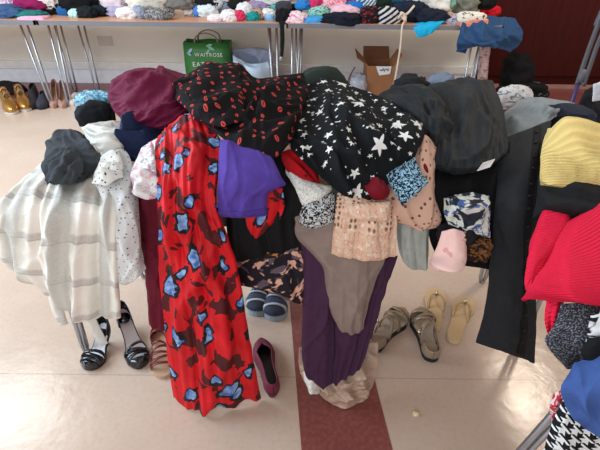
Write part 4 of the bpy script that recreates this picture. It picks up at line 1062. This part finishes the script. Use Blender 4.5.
quad('flap', [(pb0.x, 4.21, zb_), (pb0.x, 4.48, zb_), (pb0.x - .10, 4.45, zb_ + .10), (pb0.x - .10, 4.24, zb_ + .06)], CARD, cbx)
quad('flap', [(pb1.x, 4.21, zb_), (pb1.x, 4.48, zb_), (pb1.x + .06, 4.47, zb_ + .10), (pb1.x + .06, 4.22, zb_ + .09)], CARD, cbx)
n0, n1, n2, n3 = at(376, 66.3, 4.195), at(391.5, 66.3, 4.195), at(390, 74, 4.195), at(379, 75.5, 4.195)
pp = plain('note_paper', (222, 222, 226), .7)
nt_ = mk('paper_note', [n0, n1, n2, n3], [(0, 1, 2, 3)], pp, cbx, solid=.001, smooth=False)
sc_ = [at(380 + k * .62, 70.2 + 1.1 * math.sin(k * 2.1) - .8 * math.cos(k * 1.3) - k * .05, 4.192) for k in range(15)]
tube('handwriting', sc_, .0022, BLACKPL, nt_, 5, sm=60)
plump('clear_bag', 349, 367, 74, 96, 4.25, plain('greyish_polythene', (168, 172, 184), .3), 'small pale polythene bundle beside the cardboard box', 'bag', seed=97)
tube('bag_strap', [at(348, 84, 4.2), at(350, 76, 4.2), at(355, 67, 4.2)], .010, plain('brown_strap', (116, 76, 60), .6), None, 8, .4, sm=12)
tag(bpy.data.objects['bag_strap'], 'brown strap leaning up beside the pale polythene bundle', 'strap')

# ------------------------------------------------------------------ clothes on the back tables
def pile(items):
    for k, it in enumerate(items):
        name, x0, x1, y0, y1, col, label, cat = it[:8]
        opt = it[8] if len(it) > 8 else {}
        m = col if not isinstance(col, tuple) else fab(col)
        if y1 >= 15:
            Y = min(max(at((x0 + x1) / 2, y1, -zb).y, 4.0), 4.5) + 0.05
        else:
            Y = 4.30 if y1 >= 8 else 4.42
        Y = opt.get('Y', Y)
        plump(name, x0 - 1, x1 + 1, y0 - 1, y1 + 0.5, Y, m, label, cat, seed=k * 1.37 + 100, cr_=opt.get('cr', 0.27), fr=opt.get('fr', 2.1), sub=opt.get('sub', 4), ry=opt.get('ry'), box=opt.get('box', .9))
STRB = m_stripes('teal_white_stripe', ((210, 222, 224), (40, 120, 150), (222, 226, 228), (60, 80, 120)), .05)
PNKF = m_speck('pink_floral', (222, 120, 140), (236, 190, 200), 45, .5)
MNTF = m_speck('mint_floral', (150, 206, 186), (60, 110, 110), 45, .56)
BWST = m_stripes('black_white_stripe', ((24, 24, 28), (200, 200, 205)), .04, .9)
GPR = m_speck('grey_silver_print', (96, 96, 98), (170, 168, 166), 60, .55)
BRP = m_speck('beige_brown_print', (190, 164, 140), (90, 66, 56), 60, .55)
BRED = m_speck('black_red_print', (26, 22, 26), (160, 40, 56), 34, .6)
pile([
 ('folded_jeans', -8, 22, 7, 18, (58, 84, 122), 'blue denim jeans at the far left of the back table', 'jeans'),
 ('print_shirt', -6, 30, -5, 6, m_speck('lilac_print', (150, 110, 150), (210, 190, 200), 40, .5), 'lilac print top on the jeans at the far left', 'top'),
 ('teal_shirt', 15, 45, 12, 18, (30, 112, 108), 'teal top folded under the burgundy bundle', 'top'),
 ('velour_jumper', 17, 47, -1, 15, (140, 26, 82), 'burgundy jumper bundled on the far left table', 'jumper'),
 ('folded_towel', 21, 48, 17, 21, (232, 168, 192), 'pale pink folded cloth at the table edge under the burgundy bundle', 'cloth', {'box': .5, 'cr': .08}),
 ('black_cloth', 45, 62, 0, 14, (22, 20, 24), 'black cloth between the burgundy bundle and blue sock', 'garment'),
 ('cream_cardigan', 40, 60, -6, 9, (222, 208, 200), 'cream cardigan on top of the black cloth near the burgundy bundle', 'cardigan'),
 ('rolled_socks', 59, 70, 8, 16, (34, 92, 150), 'bright blue rolled socks on the back table', 'socks'),
 ('rolled_socks', 70, 80, 11, 18, (186, 224, 216), 'mint rolled socks between blue socks and black rolls', 'socks'),
 ('fur_coat', 60, 100, -12, 11, (16, 16, 18), 'large black furry coat behind the rolled socks', 'coat'),
 ('rolled_tights', 79, 95, 8, 18.5, (26, 30, 32), 'black rolled tights next to the mint socks', 'tights'),
 ('rolled_tights', 92, 106, 7.5, 17, (24, 34, 42), 'dark navy rolled tights to the right of the black ones', 'tights'),
 ('white_blouse', 100, 126, -6, 12, (226, 208, 214), 'white and pink blouse behind the lavender bundle', 'blouse'),
 ('lavender_vest', 106, 128, 8, 16.5, (170, 164, 192), 'lavender grey vest beside the white crumpled cloth', 'vest'),
 ('pink_shirt', 122, 132, -1, 6, (222, 52, 108), 'hot pink top in front of the cream garment', 'top'),
 ('cream_jacket', 129, 166, -8, 12, (224, 214, 200), 'large cream jacket near the middle of the back table', 'jacket'),
 ('white_vest', 118, 137, 9, 19, (236, 232, 232), 'white crumpled vest in front of the cream jacket', 'vest'),
 ('grey_vest', 134, 146, 8, 19, (150, 158, 176), 'blue-grey vest next to the white crumpled vest', 'vest'),
 ('sequin_shirt', 147, 172, 10, 20, GPR, 'grey sparkly top at the edge of the bare patch', 'top'),
 ('red_shirt', 164, 175, -2, 5, (186, 34, 44), 'small red top behind the grey sparkly one', 'top'),
 ('blush_cloth', 160, 173, 4, 12, (230, 206, 208), 'blush white cloth on the grey sparkly top', 'cloth'),
 ('grey_holdall', 168, 196, -4, 9, (120, 116, 110), 'grey holdall at the back of the bare patch', 'bag'),
 ('white_pouch', 184, 197, 1.5, 16, (238, 234, 232), 'white pouch standing right of the bare patch', 'pouch'),
 ('blue_pouch', 195, 202, 7, 17, (80, 132, 200), 'small blue pouch beside the white pouch', 'pouch'),
 ('black_jumper', 196, 218, -3, 8, (20, 20, 22), 'black jumper behind the pale blue bundle', 'jumper'),
 ('pale_vest', 199, 216, 6, 17.5, (220, 232, 236), 'pale blue-white bundle right of the blue pouch', 'vest'),
 ('white_bonnet', 209, 221, -2, 9, (222, 230, 238), 'round white bonnet on top of the lilac and grey bundles', 'hat'),
 ('lilac_pouch', 211, 220, 6, 16, (200, 186, 204), 'lilac bundle below the round white bonnet', 'garment'),
 ('grey_pouch', 217, 230, 4, 16, (152, 154, 164), 'mid grey bundle beside the lilac one', 'garment'),
 ('white_socks', 209, 225, 15.5, 21.5, (236, 226, 228), 'white rolled socks at the table edge below the grey bundle', 'socks'),
 ('cream_socks', 222, 236, 12, 22, (238, 230, 230), 'off-white rolled socks left of the hot pink roll', 'socks'),
 ('black_shirt', 228, 246, 1, 9, (24, 22, 26), 'black top under the coral pink scarf', 'top'),
 ('coral_scarf', 230, 248, -6, 3, (236, 110, 134), 'coral pink scarf on the black top', 'scarf'),
 ('slate_shirt', 224, 236, 4, 13, (110, 124, 140), 'slate blue top left of the white crumpled shirt', 'top'),
 ('white_shirt', 238, 252, 5, 18, (234, 234, 234), 'white crumpled shirt behind the hot pink roll', 'shirt'),
 ('pink_rolled_socks', 234, 243.5, 12, 21.5, (226, 62, 106), 'hot pink rolled socks on the back table', 'socks'),
 ('lavender_shirt', 247, 266, 3.5, 13, (158, 142, 186), 'lavender top near the end of the middle table', 'top'),
 ('teal_socks', 248, 258, 14, 21.5, (32, 146, 150), 'teal rolled socks beside the hot pink roll', 'socks'),
 ('print_pouch', 253, 263, 10, 20, BRP, 'beige and brown print pouch above the teal socks', 'pouch'),
 ('white_tee', 262, 274, 11, 20, (236, 234, 232), 'small white t-shirt right of the brown print pouch', 't-shirt'),
 ('white_sheet', 255, 300, -8, 5, (216, 214, 208), 'white sheet behind the aqua cloth', 'sheet', {'Y': 4.5}),
 ('aqua_cloth', 270, 284, 6.5, 16, (120, 206, 214), 'aqua cloth beside the black handbag', 'cloth'),
 ('pink_cloth', 270, 281, 13, 19, (240, 160, 180), 'pink cloth in front of the aqua cloth', 'cloth'),
 ('sky_socks', 266, 275, 16, 21, (140, 190, 226), 'light blue socks under the pink cloth', 'socks'),
 ('charcoal_shirt', 277, 291, 3, 10, (66, 68, 76), 'charcoal top behind the black handbag', 'top'),
 ('handbag', 277, 289, 11, 23, (22, 22, 26), 'small black handbag at the join of the two back tables', 'bag'),
 ('black_beads', 286, 300, 3, 15, (18, 16, 18), 'glossy black bundle behind the pink and white cloth', 'garment'),
 ('candy_cloth', 286, 306, 14, 25.5, m_speck('pink_white_print', (236, 216, 222), (226, 130, 160), 35, .55), 'pink and white print cloth at the join of the tables', 'cloth'),
 ('baseball_cap', 297, 311, 2, 10, (46, 132, 204), 'bright blue cap behind the mint print top', 'cap'),
 ('magenta_shirt', 311, 322, -4, 11, (222, 56, 112), 'magenta top left of the pink floral top', 'top'),
 ('pink_floral_shirt', 321, 345, -2, 12, PNKF, 'pink floral top on the back table', 'top'),
 ('mint_shirt', 309, 329, 9, 20, MNTF, 'mint print top above the sky blue cloth', 'top'),
 ('sky_blue_cloth', 302, 326, 18, 26.5, (70, 160, 220), 'sky blue cloth at the edge of the right back table', 'cloth'),
 ('navy_jumper', 322, 362, 15, 27, (22, 26, 40), 'navy jumper along the edge below the pale pink top', 'jumper'),
 ('pale_pink_shirt', 330, 357, 7, 20, (240, 196, 212), 'pale pink top spread over the navy jumper', 'top'),
 ('red_jumper', 344, 360, -6, 5, (216, 40, 56), 'red jumper behind the pale pink top', 'jumper'),
 ('royal_shirt', 345, 363, 4, 19, (38, 118, 198), 'royal blue top beside the striped cloth', 'top'),
 ('striped_shirt', 359, 376, -6, 13, STRB, 'teal and white striped top on the right back table', 'top'),
 ('red_print_skirt', 361, 377, 9, 26, BRED, 'black skirt with red print left of the striped trousers', 'skirt'),
 ('dark_green_coat', 372, 390, -3, 14, (26, 42, 34), 'dark green coat behind the black and white stripes', 'coat'),
 ('striped_skirt', 376, 398, 10, 28, BWST, 'black and white striped skirt beside the rope', 'skirt'),
 ('teal_scarf', 390, 408, -6, 6, (36, 116, 160), 'teal blue scarf above the navy trousers', 'scarf'),
 ('navy_trousers', 394, 428, 4, 23, (28, 36, 54), 'navy trousers lying behind the rope knot', 'trousers', {'Y': 4.16}),
 ('navy_shorts', 418, 446, 11, 24, (26, 34, 50), 'navy shorts on the bright cyan cloth', 'shorts'),
 ('white_duvet', 408, 448, -8, 14, (234, 234, 230), 'large white cloth behind the navy shorts', 'cloth'),
 ('mint_hanger', 444, 456, -6, 10, (130, 178, 160), 'sea green cloth right of the large white one', 'cloth'),
 ('khaki_rucksack', 454, 478, -6, 14, (128, 130, 118), 'khaki grey rucksack near the right end of the back table', 'bag'),
 ('black_backpack', 476, 494, -8, 10, (18, 20, 18), 'black backpack at the right end of the back table', 'bag'),
 ('grey_print_scarf', 445, 463, 17, 28, m_speck('grey_lilac_print', (186, 180, 196), (110, 108, 124), 50, .56), 'grey and lilac print scarf beside the cyan cloth', 'scarf'),
 ('red_hat', 482, 498, 7, 16, (216, 26, 44), 'small red hat above the denim jacket', 'hat'),
 ('peach_box_cloth', 460, 485, 19, 27, (236, 150, 128), 'peach folded cloth on the corner of the back table', 'cloth', {'Y': 3.97, 'ry': .05, 'box': .5, 'cr': .08}),
 ('cream_print_cloth', 459, 483, 13.5, 22, m_speck('cream_black_print', (228, 222, 210), (40, 36, 36), 26, .6), 'cream cloth with black print on the peach folded cloth', 'cloth', {'Y': 3.97, 'ry': .05, 'box': .5, 'cr': .1}),
])
ry_ = plain('white_cord', (220, 204, 186), .8)
rope = empty('rope', at(404, 22, 4.0), 'cream cord with a knot hanging down from the back table', 'rope')
tube('tail', [at(404, 22, 3.98), at(402, 27, 3.93), at(400.5, 45, 3.92), at(397, 68, 3.93), at(393, 92, 3.94)], .007, ry_, rope, 8, sm=60)
tube('knot', [at(402 + 4.5 * math.cos(k * 1.9) * (1 - k * .02), 17 + 4.6 * math.sin(k * 2.6), 4.02 + .03 * math.sin(k * 1.1)) for k in range(14)], .009, ry_, rope, 8, sm=110)
tube('loop', [at(404, 16, 4.02), at(409, 12, 4.03), at(414, 6, 4.08)], .010, ry_, rope, 8, sm=20)
cloth('cyan_cloth', [[(411, 23, 4.02), (430, 20, 4.05), (452, 17, 4.1)], [(414, 29, 3.93), (428, 26, 3.93), (444, 22, 3.98)], [(418, 38, 3.91), (424, 37, 3.91), (434, 32, 3.925)]], fab((24, 172, 222), .7), 'bright cyan cloth hanging over the back table edge', 'cloth', nu=24, nv=24, crum=.01, cf=5, seed=201, lap=(4, 0.3, 0.3, 0.01, 0.02, 0.2))
strp = empty('belt', at(282, 22, 3.94), 'black strap with a metal tip hanging from the back table edge', 'belt')
cloth('strap', [[(278, 21, 3.95), (286, 21, 3.95)], [(279.5, 26, 3.93), (284.5, 26, 3.93)], [(280, 42, 3.925), (284.5, 42, 3.925)], [(280, 58, 3.925), (283, 59, 3.925)]], BLACK, parent=strp, nu=8, nv=30, crum=.002, tuck=.004, lap=())
lump('metal_tip', at(281, 59, 3.915), (.014, .006, .02), CHROME, parent=strp, cr_=.02, sub=2)
dj = cloth('denim_jacket', [[(462, 22, 3.93), (478, 17, 3.99), (500, 16, 4.08), (514, 19, 4.12)], [(458, 36, 3.91), (478, 32, 3.89), (502, 30, 3.93), (523, 34, 4.05)], [(456, 45, 3.9), (478, 42, 3.88), (502, 42, 3.92), (519, 46, 4.02)], [(458, 52, 3.9), (474, 47, 3.88), (490, 46, 3.91), (512, 53, 4.0)]],
      fab((44, 76, 116), .85), 'blue denim jacket slung over the corner of the back table', 'jacket', nu=50, nv=40, crum=.04, cf=4, puff=0, tuck=0.006, seed=202, thick=.01, lap=(14, 0.9, 0.8, 0.03, 0.03, 0.3))
cloth('cuff', [[(460, 40, 3.93), (470, 43, 3.91)], [(456, 52, 3.92), (466, 54, 3.905)]], fab((40, 68, 106), .85), parent=dj, nu=12, nv=10, crum=.005, tuck=.01, lap=())
cloth('pink_scarf', [[(480, 44, 4.12), (486, 44, 4.1), (492, 44, 4.12)], [(478, 64, 4.12), (484, 64, 4.1), (490, 62, 4.12)], [(476, 92, 4.14), (482, 92, 4.12), (487, 90, 4.14)]], m_speck('pale_pink_print', (206, 176, 176), (150, 122, 130), 30, .55), 'pale pink print scarf hanging between the table legs', 'scarf', nu=16, nv=30, folds=1, amp=.015, seed=203)
# right back: dark coat on the floor and a pushchair
plump('puffer_coat', 504, 528, 56, 94, 4.3, fab((14, 12, 14)), 'black coat heaped on the floor by the dark red door', 'coat', seed=204, cr_=.2)
plump('black_shawl', 500, 544, 82, 108, 4.2, m_speck('black_silver_print', (14, 14, 16), (96, 92, 90), 22, .66), 'black shawl with silver flecks in front of the black coat', 'shawl', seed=205, cr_=.25)
pc = empty('pushchair', at(585, 200, -0.0), 'folded pushchair with purple struts at the right edge', 'pushchair')
PSTEEL = plain('dull_grey_tube', (84, 84, 90), .5, .3)
PCG = plain('dark_foam', (84, 86, 92), .6); PCP = plain('purple_enamel', (58, 38, 92), .4)
tube('handle_tube', [at(606, 0, 2.5), at(598, 24, 2.48), at(590, 46, 2.44), at(583, 66, 2.40), at(577, 84, 2.36)], .011, PSTEEL, pc, 12, sm=30)
tube('handle_tube', [at(614, 0, 2.56), at(606, 24, 2.54), at(597, 46, 2.50), at(590, 66, 2.46), at(583, 86, 2.42)], .011, PSTEEL, pc, 12, sm=30)
tube('grip', [at(608, 4, 2.52), at(602, 16, 2.50), at(598, 26, 2.49)], .022, PCG, pc, 12, sm=10)
tube('joint', [at(584, 70, 2.38), at(580, 82, 2.36)], .018, PCG, pc, 12)
tube('strut', [at(578, 84, 2.36), at(574, 96, 2.33), at(569, 112, 2.3)], .011, PCP, pc, 12, sm=12)
tube('cross_strut', [at(566, 128, 2.28), at(580, 122, 2.25), at(596, 115, 2.25)], .012, PCP, pc, 10)
cloth('seat_fabric', [[(584, 90, 2.42), (600, 84, 2.45), (640, 80, 2.5)], [(574, 112, 2.32), (600, 108, 2.35), (640, 104, 2.4)], [(566, 136, 2.25), (600, 138, 2.25), (640, 138, 2.3)]], fab((26, 24, 30)), parent=pc, nu=30, nv=30, crum=.03, cf=5, seed=206, thick=.02, lap=(8, 0.6, 0.8, 0.03, 0.03, 0.3))
cloth('muslin', [[(593, 84, 2.30), (606, 80, 2.3)], [(592, 102, 2.28), (606, 100, 2.28)]], fab((206, 208, 214)), 'white muslin cloth lying on the black pushchair seat', 'cloth', nu=12, nv=12, crum=.02, cf=6, seed=207, lap=())
for wx, wy in ((at(590, 120, 2.2).x, 2.25), (at(590, 120, 2.2).x + .42, 2.25), (at(590, 120, 2.2).x, 2.75), (at(590, 120, 2.2).x + .42, 2.75)):
    pts = [Vector((wx, wy + .085 * math.cos(2 * math.pi * k / 20), .1 + .085 * math.sin(2 * math.pi * k / 20))) for k in range(21)]
    V, F = tube_geo(pts, .016, 8)
    w_ = mk('wheel', V, F, RUBBER, pc)
    tube('hub', [(wx - .015, wy, .1), (wx + .015, wy, .1)], .03, GREYSTEEL, w_, 10)
    tube('leg_tube', [(wx, wy, .1), (wx + (.03 if wx < 1.5 else -.03), 2.4, .55)], .012, GREYSTEEL, pc, 8)
